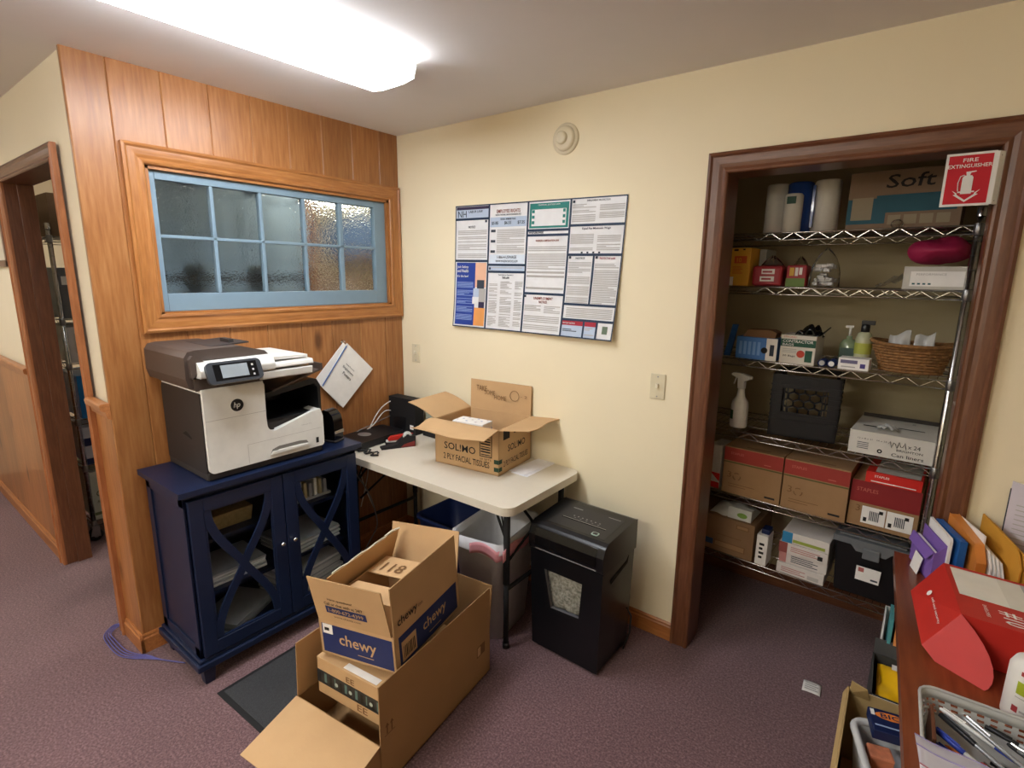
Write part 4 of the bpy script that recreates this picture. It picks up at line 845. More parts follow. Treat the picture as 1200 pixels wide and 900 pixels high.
# dark taped parcel
t = thing('taped_parcel', 'small kraft parcel with a dark printed tape band under the navy banded open box', 'box', (1.030, -1.345, .1915), R(7))
w_, d_, h_ = .325, .31, .148
mb = MB(); mb.box((0, 0, 0), (w_, d_, h_), KRAFT); mb.text('EE', (.15, 0, .105), X, Z, .022, mat('brown_print', ''), .04, bold=True); mb.text('EE', (.20, 0, .012), X, Z, .026, mat('brown_print', ''), .05, bold=True); mb.build('box', t, bevel=.002)
mb = MB(); mb.box((-.0012, -.0012, .045), (w_+.0012, d_+.0012, .098), mat('dark_tape', '23292c', .3)); TG = mat('tape_green_grey', '5b7a76', .4)
for i in range(12): mb.rect((.012+.026*i, -.0012, .052+.004*(i % 2)), X, Z, .012 if i % 3 else .006, .036, TG if i % 2 else mat('tape_black', '101214', .4), .0005)
for x in (.10, .17, .27): mb.lathe([(0, .0008), (.008, .0008)], mat('tape_pale', 'b9c8c0', .4), axis='y', c=(x, -.0012, .07), n=12)
mb.build('printed_tape', t); MB().box((.13, .008, h_), (.29, .035, h_+.0008), WHITE).build('shipping_label', t)
# chewy box, tilted slightly, open
t = thing('open_shipping_carton', 'open kraft carton with navy printed bands on top of the carton pile', 'box', (1.046, -1.330, .355), R(13), ry=R(-4))
CHM = Matrix.Translation((1.046, -1.330, .355)) @ Matrix.Rotation(R(13), 4, 'Z') @ Matrix.Rotation(R(-4), 4, 'Y')
w_, d_, h_ = .335, .42, .135
CN = mat('chewy_navy', '202f63', .6)
def deco3(q):
    q.rect((.012, 0, .010), X, Z, w_-.022, h_-.022, CN, .0006); q.rect((w_, .022, .010), Y, Z, d_-.04, h_-.022, CN, .0006)
    q.text('chewy', (.09, 0, .040), X, Z, .056, KRAFT, .165, bold=True, lift=.0012); q.text('chewy', (w_, .165, .045), Y, Z, .052, KRAFT, .155, bold=True, lift=.0012)
    q.rect((.17, 0, .030), X, Z, .07, .003, KRAFT, .0012); q.rect((w_, .20, .030), Y, Z, .08, .003, KRAFT, .0012)
    q.rect((w_, .035, .022), Y, Z, .085, .075, KRAFT, .0012)
    for i in range(9): q.rect((w_, .045+.0075*i, .032), Y, Z, .003+.001*(i % 3), .045, INK, .0016)
    q.rect((.018, 0, h_-.050), X, Z, .045, .038, WHITE, .0014); q.rect((.026, 0, h_-.038), X, Z, .022, .012, INK, .0018)
carton_body('body', t, w_, d_, h_, KRAFT, extra=deco3)
def t_front(q):
    yd = Vector((0, -.19, 1)); 
    def P(x, z): return Vector((x, -(z-h_)*math.tan(R(10))-.001, z))
    q.text('Have questions?', P(.075, .232), X, yd, .012, INK, .11, bold=True, lift=.001); q.text('Call or chat with us 24/7', P(.055, .213), X, yd, .013, INK, .17, bold=True, lift=.001)
    q.add([P(.055, .178), P(.235, .178), P(.235, .207), P(.055, .207)], [(0, 1, 2, 3)], CN); q.text('1-800-672-4399', P(.068, .185), X, yd, .016, KRAFT, .155, bold=True, lift=.0014)
    q.text('www.chewy.com', P(.085, .160), X, yd, .011, INK, .12, lift=.001)
flap(t, (0, 0, h_), (w_-.01, 0, h_), (0, -1, 0), .185, 80, KRAFT, text=t_front)
def t_right(q): q.text('chewy', (w_+.004, .02, h_+.022), Y, Z, .040, INK, .115, bold=True, lift=.001); q.text('.com', (w_+.004, .138, h_+.035), Y, Z, .010, INK, .03, lift=.001)
flap(t, (w_, 0, h_), (w_, d_, h_), (1, 0, 0), .180, 90, KRAFT, text=t_right)
flap(t, (w_, d_, h_), (0, d_, h_), (0, 1, 0), .18, 76, KRAFT)
flap(t, (0, d_, h_), (0, 0, h_), (-1, 0, 0), .18, 110, KRAFT)
mb = MB(); mb.tube([(.060, .03+.04*i, h_+.170+.003*math.sin(i*2.2)) for i in range(10)], .003, mat('torn_tape', 'd8d2c0', .4), 5); mb.tube([(.060, .33, h_+.172), (.062, .37, h_+.177), (.075, .41, h_+.176)], .004, mat('torn_tape', ''), 5); mb.build('torn_tape_strip', t)
t2 = thing('inner_carton', 'small kraft box stamped 118 standing inside the navy banded open carton', 'box', CHM @ Vector((.044, .055, .006)), R(13), ry=R(-4))
w_, d_, h_ = .274, .29, .205
q = MB(); q.box((0, 0, 0), (w_, d_, .004), KRAFT); q.box((0, 0, 0), (.004, d_, h_), KRAFT); q.box((w_-.004, 0, 0), (w_, d_, h_), KRAFT); q.box((0, d_-.004, 0), (w_, d_, h_), KRAFT); q.box((0, 0, 0), (w_, .004, h_), KRAFT); q.build('body', t2)
q = MB(); q.slab([(.002, .165, h_+.001), (w_-.002, .165, h_-.002), (w_-.002, d_, h_+.002), (.002, d_, h_+.002)], .004, KRAFT, KEDGE); q.text('118', (.045, .185, h_+.001), X, Y, .060, mat('brown_print', ''), .10, bold=True, lift=.003); q.build('flap', t2)
q = MB(); q.slab([(.002, 0, h_+.001), (w_-.002, 0, h_+.001), (w_-.04, .085, h_+.010), (.03, .085, h_+.010)], .004, KRAFT, KEDGE); q.build('flap', t2)
# scrap of paper
t = thing('paper_scrap', 'small printed paper scrap lying on the carpet before the closet', 'paper', (2.46, .074, .002), R(3))
mb = MB(); mb.grid(lambda u, v: (-.034+.068*u, -.036+.072*v, .002+.003*math.sin(u*3)), 6, 6, WHITE)
for i in range(4): mb.rect((-.026, -.022+.013*i, .006), X, Y, .05-.008*(i % 2), .005, PGREY, .0006)
mb.build('paper', t, solid=.0006)

# ================================================================ WIRE RACKS
def wire_shelf(parent, w, d, z, step=.028, first=None):
    if first is not None:
        c = first.copy(); COL.objects.link(c); c.parent = parent; c.location = (0, 0, z); return c
    q = MB()
    for y in (0, d):
        for dz in (0, -.030): q.tube([(-w, y, dz), (0, y, dz)], .0032, CHROME, 6)
        n = int(w/.045); pts = [(-w+w*i/n, y, 0 if i % 2 else -.030) for i in range(n+1)]; q.tube(pts, .0018, CHROME, 4)
    for x in (-w, 0):
        for dz in (0, -.030): q.tube([(x, 0, dz), (x, d, dz)], .0032, CHROME, 6)
        n = int(d/.045); q.tube([(x, d*i/n, 0 if i % 2 else -.030) for i in range(n+1)], .0018, CHROME, 4)
    x = -w+step
    while x < -.01: q.tube([(x, 0, .002), (x, d, .002)], .0015, CHROME, 4); x += step
    for y in (d*.33, d*.67): q.tube([(-w, y, -.003), (0, y, -.003)], .0025, CHROME, 5)
    o = q.build('wire_shelf', parent); o.location = (0, 0, z); return o
def rack(name, lab, loc, rz, w, d, h, zs, z0=.0, casters=False):
    t = thing(name, lab, 'shelving', loc, rz); first = None
    for z in zs:
        o = wire_shelf(t, w, d, z, first=first); first = first or o
    pf = None
    for x in (-w, 0):
        for y in (0, d):
            if pf is None:
                q = MB(); q.tube([(0, 0, z0), (0, 0, h)], .0125, CHROME, 12)
                z = z0+.1
                while z < h-.05: q.lathe([(.0128, z), (.0118, z+.0015), (.0128, z+.003)], STEEL, n=12); z += .025*2
                q.lathe([(.0135, h-.03), (.0135, h+.004), (0, h+.006)], CHROME, n=12); pf = q.build('post', t); pf.location = (x, y, 0); o = pf
            else: o = pf.copy(); COL.objects.link(o); o.parent = t; o.location = (x, y, 0)
            for z in zs: 
                if 'collar' not in globals(): 
                    q = MB(); q.lathe([(.013, -.034), (.0160, -.030), (.0150, .004), (.013, .008)], STEEL, n=12); globals()['collar'] = q.build('shelf_collar', t); c = collar
                else: c = collar.copy(); COL.objects.link(c); c.parent = t
                c.location = (x, y, z)
            if casters:
                q = MB(); q.lathe([(0, -.022), (.034, -.022), (.038, -.016), (.038, .016), (.034, .022), (0, .022)], MATB, axis='y', c=(0, 0, .038), n=20); q.lathe([(0, -.026), (.014, -.026), (.014, .026), (0, .026)], GREYP, axis='y', c=(0, 0, .038), n=12)
                cz = q.build('caster', t); q = MB(); q.prism([(-.03, -.030, .04), (.02, -.030, .03), (.02, -.030, .10), (-.015, -.030, .10)], (0, .004, 0), STEEL); q.prism([(-.03, .026, .04), (.02, .026, .03), (.02, .026, .10), (-.015, .026, .10)], (0, .004, 0), STEEL); q.box((-.02, -.03, .095), (.02, .03, .105), STEEL); q.build('caster_fork', cz); cz.location = (x, y, 0)
    return t
RK = Vector((2.742, .262, 0)); RA = R(-3.5); RM = Matrix.Rotation(RA, 3, 'Z')
def rk(x, y, z): return RK+RM @ Vector((x-2.742, y, 0))+Vector((0, 0, z))
ZS = [.365, .685, 1.0, 1.345, 1.675, 1.905]
rack('wire_shelving', 'tall chrome wire shelving unit filling the closet', RK, RA, 1.19, .42, 1.965, ZS)
ZT = [z+.0042 for z in ZS]
def it(name, lab, cat, x, y, level, rz=0, group=None, dz=0): return thing(name, lab, cat, rk(x, y, ZT[level]+dz), RA+rz, group)
def fbox(parent, w, d, h, m, name='box', deco=None, bev=.002):
    q = MB(); q.box((0, 0, 0), (w, d, h), m)
    if deco: deco(q)
    return q.build(name, parent, bevel=bev)
# --- top shelf
t = it('paper_towel_pack', 'wrapped white and blue paper towel pack on the top closet shelf', 'paper towels', 1.99, .07, 5)
TW = mat('towel_white', 'd9d6cc', .9); BW = mat('towel_blue_wrap', '2b4fa0', .25, coat=.4)
for x, m, r_, y in ((.045, TW, .052, .06), (.135, BW, .056, .06), (.24, TW, .054, .06)):
    q = MB(); q.lathe([(0, 0), (r_, 0), (r_, .205), (r_*.9, .212), (.02, .212), (.02, .19)], m, c=(x, y, 0), n=28, sx=.93); q.build('towel_roll', t)
q = MB(); q.lathe([(0, 0), (.036, 0), (.036, .15), (.03, .158), (0, .158)], TW, c=(.13, -.018, 0), n=24); q.rect((.112, -.0545, .115), X, Z, .036, .03, mat('dull_green_print', '3f5d52', .7), .001); q.build('small_roll', t)
q = MB(); q.box((.195, .0, .02), (.205, .02, .19), BW); q.build('wrap_seam', t)
t = it('soft_tissue_case', 'brown and teal case marked Soft on the top closet shelf', 'box', 2.325, .04, 5)
SBX = mat('case_brown', '7b6550', .8); TL = mat('case_teal', '1f4f5c', .7)
def d1(q):
    q.rect((.0, 0, .02), X, Z, .13, .095, TL); q.rect((.015, 0, .035), X, Z, .07, .085, mat('case_print', '8d8068', .8), .001); q.rect((.095, 0, .06), X, Z, .25, .065, TL, .0008)
    q.text('Soft', (.12, 0, .150), X, Vector((.12, 0, 1)), .050, INK, .15, bold=True, lift=.0012)
    for i in range(4): q.rect((.14+.05*i, 0, .015), X, Z, .04, .035, mat('case_print', ''), .001)
fbox(t, .36, .3, .215, SBX, deco=d1)
t = it('plastic_wrap_ball', 'small crumpled clear wrap on the top shelf edge before the Soft case', 'plastic wrap', 2.50, .018, 5); 
q = MB(); q.grid(lambda u, v: ((.020+.007*math.sin(9*u*6.28)*math.sin(5*v))*math.cos(6.283*u)*math.sin(3.14*v), (.014+.004*math.sin(40*u))*math.sin(6.283*u)*math.sin(3.14*v), .014-.014*math.cos(3.14*v)+.003*math.sin(31*u)), 16, 8, CLEARP, True, True); q.build('wrap', t)
mat('yellow_card', 'dba431', .6); mat('file_carton_red2', '8a1f22', .6)
# --- fifth shelf
t = it('yellow_carton', 'yellow and orange carton at the left end of the second closet shelf from the top', 'box', 1.885, .02, 4)
def d2(q):
    q.rect((.02, 0, .10), X, Z, .055, .032, mat('orange_print', 'c9571f', .6)); q.text('10', (.032, 0, .105), X, Z, .020, mat('yellow_card', 'dba431', .6), .02, bold=True, lift=.001); q.rect((.0, 0, .0), X, Z, .022, .04, WHITE); q.rect((.015, 0, .155), X, Z, .02, .008, INK); q.rect((.055, 0, .158), X, Z, .01, .006, INK)
    for i in range(4): q.rect((.015, 0, .055+.009*i), X, Z, .045-.008*(i % 2), .003, mat('orange_print', ''))
fbox(t, .09, .2, .168, mat('yellow_card', ''), deco=d2)
t = it('yellow_carton', 'pale carton standing just behind the yellow carton on the closet shelf', 'box', 1.978, .135, 4); fbox(t, .03, .15, .165, mat('pale_grey_card', 'a4a59c', .7))
def film_bag(parent, w, d, h, name='plastic_film', seed=1, m=None):
    q = MB()
    def f(u, v):
        a = 6.2832*u; s = math.sin(math.pi*min(v, .98)**.8)**.35 if v < .99 else .05
        s = (1-v**3)*.95+.05; k = 1+.05*math.sin(5*a+seed)+.04*math.sin(11*a+3*v+seed)
        return (w/2+w/2*s*k*math.cos(a), d/2+d/2*s*k*math.sin(a), h*v+.006*math.sin(7*a+seed)*v)
    q.grid(f, 28, 10, m or CLEARP, True, True); return q.build(name, parent)
t = it('snack_pack', 'clear wrapped pack with red and white labels on the second closet shelf', 'package', 1.985, .03, 4, dz=.001)
RC = mat('snack_red', 'a02a34', .5)
def d3(q):
    q.rect((.04, 0, .052), X, Z, .055, .022, WHITE); q.rect((.035, 0, .020), X, Z, .06, .022, WHITE); q.rect((.045, 0, .058), X, Z, .04, .008, RC, .001); q.rect((.042, 0, .027), X, Z, .04, .008, RC, .001)
fbox(t, .125, .10, .088, RC, deco=d3, bev=.012); film_bag(t, .135, .12, .13, seed=2)
t = it('snack_pack', 'small red, white and green packet beside the red wrapped pack', 'package', 2.128, .03, 4, dz=.001)
def d4(q): q.rect((.0, 0, .0), X, Z, .075, .035, mat('snack_green', '6d8a4a', .6)); q.rect((.012, 0, .045), X, Z, .018, .035, mat('snack_yellow', 'd8b04a', .6)); q.rect((.034, 0, .045), X, Z, .012, .035, WHITE); q.rect((.05, 0, .05), X, Z, .012, .03, WHITE)
fbox(t, .078, .08, .09, RC, deco=d4, bev=.006); film_bag(t, .085, .09, .125, seed=5)
t = it('plastic_bag', 'clear plastic bag of silver wrapped pieces on the second closet shelf', 'bag', 2.21, .02, 4, dz=.001)
q = MB(); 
for i in range(26):
    a = random.uniform(0, 6.28); rr = random.uniform(0, .038); z = random.uniform(.012, .09); s_ = .012
    c = Vector((.055+rr*math.cos(a), .055+rr*math.sin(a), z)); q.box(c-Vector((s_, s_*.8, s_*.7)), c+Vector((s_, s_*.8, s_*.7)), mat('silver_wrap', 'b8b8ba', .35, .3))
o = q.build('wrapped_pieces', t, bevel=.003); o['kind'] = 'stuff'; film_bag(t, .115, .11, .16, seed=9)
t = it('white_carton', 'flat white carton under the magenta bag on the second closet shelf', 'box', 2.545, .02, 4)
def d5(q): q.rect((.022, 0, .012), X, Z, .16, .055, WHITE, .0008); q.text('PERFORMANCE', (.04, 0, .052), X, Z, .008, PGREY, .09, lift=.0012); [q.rect((.03+.016*i, 0, .018), X, Z, .009, .006, mat('teal_dot', '3f6f74', .6), .0013) for i in range(4)]
fbox(t, .19, .26, .085, mat('case_grey_white', 'c9c6bc', .7), deco=d5)
t = it('fabric_bundle', 'magenta cloth bundle heaped on the white carton on the second closet shelf', 'cloth', 2.545, .02, 4, dz=.0862)
q = MB(); q.grid(lambda u, v: (.095+.100*math.cos(6.283*u)*math.sin(3.1416*v)*(1+.10*math.sin(4*6.283*u)+.05*math.sin(9*6.283*u)), .13+.11*math.sin(6.283*u)*math.sin(3.1416*v), .060-(.046-.016*math.sin(6.283*u*3)*math.sin(3.14*v))*math.cos(3.1416*v)*(1+.12*math.sin(11*u+5*v)) if v > .02 else .008), 36, 16, mat('magenta_cloth', 'a01f4a', .6, bump=.5, bscale=40), True, True); q.build('cloth', t)
t = it('film_sheet', 'thin crumpled grey plastic film beside the white carton on the closet shelf', 'plastic film', 2.45, .06, 4); q = MB(); q.grid(lambda u, v: (.085*u, .02+.1*v, .055*u*(1-.5*v)+.006*math.sin(12*u+9*v)+.007), 10, 8, mat('grey_film', 'a8a69c', .25, alpha=.6)); q.build('film', t)
# --- fourth shelf
t = it('blue_tube', 'blue plastic strip standing at the left edge of the middle closet shelf', 'plastic strip', 1.885, .05, 3); q = MB(); q.slab([(0, 0, 0), (.03, 0, 0), (.055, 0, .15), (.03, 0, .15)], .012, mat('strip_blue', '2c5fa0', .4)); q.build('strip', t, bevel=.002)
t = it('blue_carton', 'blue carton with white barcode end and a brown insert on the middle closet shelf', 'box', 1.952, .01, 3)
def d6(q):
    q.rect((.132, 0, .0), X, Z, .046, .10, WHITE); q.rect((.148, 0, .022), X, Z, .018, .05, PDK, .001); q.lathe([(0, .0012), (.014, .0012)], INK, axis='y', c=(.125, 0, .045), n=16)
    for i in range(5): q.rect((.015+.02*i, 0, .02), X, Z, .012, .06, mat('blue_print_pale', '6f9bd0', .6), .0007)
fbox(t, .178, .12, .10, mat('blue_card', '3f74b8', .5), deco=d6); q = MB(); q.prism([(.02, .02, .10), (.16, .02, .10), (.165, .02, .125), (.14, .02, .135), (.04, .02, .132)], (0, .08, 0), mat('brown_insert', '7c5a3c', .8)); q.build('insert', t)
t = it('contractor_bag_box', 'green and white CONTRACTOR bag box on the middle closet shelf', 'box', 2.145, .0, 3)
GC2 = mat('dark_green_card', '20543f', .6)
def d7(q):
    q.rect((0, 0, .075), X, Z, .138, .032, GC2); q.text('CONTRACTOR', (.008, 0, .092), X, Z, .012, WHITE, .12, bold=True, lift=.001); q.text('BAGS', (.008, 0, .078), X, Z, .010, WHITE, .045, bold=True, lift=.001); q.text('20 Bags', (.012, 0, .028), X, Z, .010, INK, .05, bold=True)
    q.lathe([(0, .001), (.016, .001)], mat('red_seal', 'c4442e', .6), axis='y', c=(.083, 0, .045), n=16); q.rect((.10, 0, .012), X, Z, .028, .05, GC2); q.text('STRONG', (.01, 0, .113), X, Z, .007, mat('red_seal', ''), .05)
    for i in range(3): q.rect((.01, 0, .048+.007*i), X, Z, .055, .003, PGREY)
fbox(t, .138, .15, .124, mat('white_card', 'dcd8cc', .7), deco=d7)
q = MB(); q.grid(lambda u, v: (.05+.09*u+.01*math.sin(7*v), .02+.09*v, .126+.035*math.sin(3.14*u)*abs(math.sin(3.14*v*1.3+.4))+.012*math.sin(13*u+5*v)), 14, 12, GLOSSB); q.add([(.13, .05, .12), (.15, .03, .13), (.178, .04, .165)], [(0, 1, 2)], GLOSSB); q.build('black_bag', t, solid=.004)
for i, (x, lb) in enumerate(((2.313, 'left navy tape roll on the middle closet shelf'), (2.348, 'right navy tape roll with white end on the middle closet shelf'))):
    t = it('tape_roll', lb, 'tape', x, .0, 3, group='tape rolls on the middle closet shelf'); q = MB(); q.lathe([(.006, -.0), (.0165, -.0), (.0165, .09), (.006, .09)][::-1], NB, axis='y', c=(0, .09, .0166), n=20); q.lathe([(.0, .001), (.011, .001)], WHITE if i else GREYP, axis='y', c=(0, 0, .0166), n=16); q.build('roll', t)
t = it('small_white_box', 'small white box with a purple square at the middle closet shelf front', 'box', 2.372, .0, 3)
fbox(t, .108, .07, .048, WHITE, deco=lambda q: (q.rect((.008, 0, .026), X, Z, .06, .014, mat('purple_grey', '6e6a8a', .6)), q.rect((.078, 0, .010), X, Z, .018, .018, mat('purple_square', '4c3f86', .6)), q.rect((.012, 0, .010), X, Z, .05, .004, PGREY)))
t = it('soap_bottle', 'green pump soap bottle behind the small white box on the closet shelf', 'bottle', 2.378, .15, 3); q = MB(); q.lathe([(0, 0), (.032, 0), (.034, .01), (.034, .09), (.022, .108), (.011, .112), (.011, .125), (0, .125)], mat('green_soap', '8a9c7c', .2, coat=.3), n=20, sy=.7); q.rect((-.026, -.0245, .02), X, Z, .052, .055, mat('label_dark', '4a5f56', .6)); q.build('body', t)
q = MB(); q.tube([(0, 0, .12), (0, 0, .165)], .005, WHITEP, 8); q.box((-.018, -.006, .160), (.010, .006, .170), WHITEP); q.build('pump', t)
t = it('sanitizer_bottle', 'clear bottle with black pump cap left of the wicker basket', 'bottle', 2.438, .10, 3); q = MB(); q.lathe([(0, 0), (.03, 0), (.031, .01), (.031, .12), (.024, .145), (.013, .152), (0, .152)], mat('clear_yellow', 'b9bb9a', .15, coat=.4), n=20); q.lathe([(.0316, .06), (.0316, .105)], mat('yellow_label', 'a8ad4a', .6), n=20); q.build('body', t)
q = MB(); q.lathe([(0, .15), (.016, .15), (.016, .178), (.011, .184), (0, .184)], BLACKP, n=16); q.box((-.016, -.008, .180), (.032, .008, .198), BLACKP); q.build('pump', t, bevel=.002)
t = it('wicker_basket', 'brown wicker basket of clear packages on the middle closet shelf', 'basket', 2.606, .10, 3)
WK = mat('wicker', '8a6238', .8, noise=.3, nscale=80)
q = MB(); nb = 34
for k in range(9):
    z = .010+k*.0115; rr = .085+.027*(k/8)**1.4; pts = [((rr+.0022*(1 if (i+k) % 2 else -1))*1.18*math.cos(2*math.pi*i/nb), (rr+.0022*(1 if (i+k) % 2 else -1))*.80*math.sin(2*math.pi*i/nb), z) for i in range(nb)]; q.tube(pts, .0062, WK, 5, closed=True)
for i in range(nb//2): a = 2*math.pi*i*2/nb; q.tube([((.085+.027*s**1.4)*1.18*math.cos(a), (.085+.027*s**1.4)*.80*math.sin(a), .008+.092*s) for s in (0, .33, .66, 1)], .003, WK, 4)
q.lathe([(0, .004), (.09, .004), (.09, .012), (0, .012)], WK, n=24, sx=1.15, sy=.8); q.build('body', t)
q = MB(); q.tube([(.121*1.14*math.cos(2*math.pi*i/40)*1.02, .121*.80*math.sin(2*math.pi*i/40), .112+.012*abs(math.cos(2*math.pi*i/40))**3) for i in range(40)], .008, WK, 6, closed=True); q.build('rim', t)
for x, w_, s_ in ((-.075, .068, 3), (.008, .062, 7)):
    tt = it('clear_package', 'clear plastic package in the wicker basket, '+('left' if x < 0 else 'right')+' one', 'package', 2.60+x, .062, 3, dz=.016, group='clear packages in the wicker basket'); q = MB(); q.grid(lambda u, v: (w_*u, .035+.03*math.sin(6.28*v)*(1+.2*math.sin(8*u+s_)), .07+.06*math.cos(6.28*v)*(1+.12*math.sin(6*u+s_))+.02*u), 10, 14, mat('milky_film', 'd5d5d2', .15, alpha=.75)); q.build('package', tt)
# --- third shelf
t = it('spray_bottle', 'white trigger spray bottle with a green label on the closet shelf', 'spray bottle', 1.975, .08, 2, rz=R(-15))
q = MB(); q.lathe([(0, 0), (.036, 0), (.039, .006), (.039, .105), (.036, .125), (.020, .150), (.016, .175), (.014, .19), (0, .19)], WHITEP, n=24); q.build('body', t)
q = MB(); q.grid(lambda u, v: (.0395*math.cos(R(200+60*u)), .0395*math.sin(R(200+60*u)), .04+.045*v), 8, 2, mat('label_green', '2f6b3f', .5)); q.build('label', t)
q = MB(); q.prism([(a, -.011, b) for a, b in [(-.016, .188), (.014, .188), (.014, .225), (.045, .240), (.045, .252), (.0, .262), (-.045, .262), (-.055, .252), (-.045, .246), (-.018, .238)]], (0, .022, 0), WHITEP); q.tube([(-.030, 0, .245), (-.036, 0, .225), (-.042, 0, .205)], .004, WHITEP, 6); q.build('trigger_head', t, bevel=.003)
# milk crate: ribbed walls with a honeycomb window
t = thing('milk_crate', 'black plastic milk crate with honeycomb handle window on the closet shelf', 'crate', rk(2.118, .045, ZT[2]), R(4))
MC = mat('crate_black', '0f1117', .45); s_ = .272; hc = .285
def crate_side(P):
    q = MB(fn=P)
    q.box((0, 0, 0), (s_, .012, .06), MC); q.box((0, 0, .255), (s_, .012, hc), MC); q.box((0, 0, .06), (.045, .010, .255), MC); q.box((s_-.045, 0, .06), (s_, .010, .255), MC); q.box((.04, 0, .06), (s_-.04, .008, .115), MC); q.box((.04, 0, .225), (s_-.04, .010, .256), MC)
    for z in (.075, .095, .14, .16, .185, .205, .235): q.box((.0, -.003, z), (s_ if z > .22 or z < .12 else .045, .002, z+.006), MC)
    for z in (.14, .16, .185, .205): q.box((s_-.045, -.003, z), (s_, .002, z+.006), MC)
    for r_ in range(4):
        for c in range(5):
            cx = .050+.0425*c+(.021 if r_ % 2 else 0); cz = .125+.032*r_
            if cx > s_-.045: continue
            q.tube([(cx+.0235*math.cos(R(90+60*k)), .004, cz+.0195*math.sin(R(90+60*k))) for k in range(6)], .0034, MC, 4, closed=True)
    for x in (.055, .066, s_-.066, s_-.055): q.box((x-.002, 0, .115), (x+.002, .008, .225), MC)
    q.box((.09, -.006, .258), (s_-.09, .006, .275), MC)
    return q.build('side_panel', t)
crate_side(None)
q = MB(); q.box((0, s_-.012, 0), (s_, s_, .05), MC); q.box((0, s_-.012, .265), (s_, s_, hc), MC); q.box((0, s_-.012, .05), (.03, s_, .265), MC); q.box((s_-.03, s_-.012, .05), (s_, s_, .265), MC); q.build('side_panel', t)
crate_side(lambda p: Vector((p.y, p.x, p.z))); crate_side(lambda p: Vector((s_-p.y, p.x, p.z)))
q = MB(); q.box((0, 0, 0), (s_, s_, .008), MC); q.build('base', t)
t = it('can_liner_box', 'white Can liners carton with a handwritten scrawl on the closet shelf', 'box', 2.447, .02, 2)
def d8(q):
    q.text('Can liners', (.15, 0, .010), X, Z, .014, INK, .105, bold=True); q.text('BRIGHTON', (.165, 0, .034), X, Z, .009, INK, .085, bold=True); q.text('12 x 8 x 21   24 x 24', (.03, 0, .062), X, Z, .006, INK, .10)
    for i in range(4): q.rect((.03, 0, .022+.008*i), X, Z, .04, .003, PDK); 
    q.lathe([(.004, .001), (.009, .001)], INK, axis='y', c=(.11, 0, .022), n=14); q.tube([(.135+.006*i, -.0016, .060+.014*math.sin(i*2.3)) for i in range(11)], .0012, INK, 4)
    q.text('x 24', (.20, 0, .052), X, Z, .016, INK, .04)
    q.rect((.03, .10, .0955), X, Y, .05, .018, INK, .0008); q.rect((.15, .14, .0955), X, Y, .09, .012, INK, .0008); q.rect((.19, .24, .0955), X, Y, .012, .03, PGREY, .0008)
fbox(t, .288, .31, .0955, mat('liner_box_white', 'd4d1c8', .7), deco=d8); MB().box((.004, .300, .0955), (.284, .306, .112), mat('box_edge_dark', '3a342e', .8)).build('back_flap', t)
t = thing('plastic_scrap', 'crumpled clear plastic on top of the Can liners carton', 'plastic wrap', rk(2.53, .06, ZT[2]+.0965), 0); q = MB(); q.grid(lambda u, v: (.075*u, .06*v, .006+.018*abs(math.sin(9*u+4*v))*math.sin(3.14*u)), 14, 10, mat('milky_film', '')); q.build('wrap', t)
# --- second shelf: file cartons
CB = mat('file_carton_kraft', '9c7a55', .85, noise=.04); CR = mat('file_carton_red', '9a352c', .7); OL = mat('olive_line', '5c5a30', .8)
def file_carton(lab, x, w_, h_, m_red, third=False):
    t = it('storage_carton', lab, 'box', x, .0, 1, group=None)
    def dd(q):
        q.rect((0, 0, h_*.70), X, Z, w_, h_*.28, m_red, .0008); q.rect((0, 0, h_*.655), X, Z, w_, .006, OL, .0008); q.text('STAPLES', (.03, 0, h_*.84), X, Z, .012, mat('faded_red_print', 'c0685a', .7), .06, bold=True, lift=.0014)
        q.text('3', (.022, 0, h_*.34), X, Z, .030, mat('brown_print', ''), .018, lift=.001)
        for k in range(3):
            a = R(90+120*k); cx, cz = .066, h_*.38; rr = .017
            pts = [(cx+rr*math.cos(a+R(18*j-30)), -.001, cz+rr*math.sin(a+R(18*j-30))) for j in range(5)]; q.tube(pts, .0028, mat('brown_print', ''), 4)
        q.rect((.03, 0, h_*.20), X, Z, .12, .003, mat('brown_print', '')); q.rect((.03, 0, h_*.15), X, Z, .08, .003, mat('brown_print', '')); q.rect((w_-.065, 0, .018), X, Z, .045, .009, INK, .001)
        q.rect((w_*.35, .03, h_), X, Y, w_*.4, .012, mat('brown_print', ''), .0008); q.rect((w_-.08, 0, h_*.75), X, Z, .03, .004, mat('faded_red_print', ''), .0014)
    q = MB(); q.box((0, 0, 0), (w_, .38, h_), CB); dd(q); q.build('box', t, bevel=.003); return t
file_carton('leftmost of three red and kraft storage cartons on the closet shelf', 1.952, .262, .232, CR)
file_carton('middle of three red and kraft storage cartons on the closet shelf', 2.220, .255, .232, CR)
t = it('storage_carton', 'rightmost storage carton, lower and red topped, with two shipping labels', 'box', 2.481, .018, 1)
def d9(q):
    q.rect((0, 0, .105), X, Z, .238, .095, mat('file_carton_red2', '8a1f22', .6), .0008); q.text('STAPLES', (.02, 0, .155), X, Z, .016, mat('faded_red_print', ''), .075, lift=.0014); q.text('3', (.025, 0, .065), X, Z, .028, mat('brown_print', ''), .016, lift=.001)
    yd = Vector((0, 0, 1))
    for x, w_ in ((.048, .083), (.135, .088)):
        q.rect((x, 0, .018), X, yd, w_, .075, WHITE, .0014)
        for i in range(6): q.rect((x+.028+.006*i, 0, .034), X, Z, .0035, .042, PDK, .002)
        q.rect((x+.008, 0, .026), X, Z, .012, .018, INK, .002); q.rect((x+.06, 0, .07), X, Z, .014, .014, INK, .002)
q = MB(); q.box((0, 0, 0), (.238, .36, .20), CB); d9(q); q.build('box', t, bevel=.003)
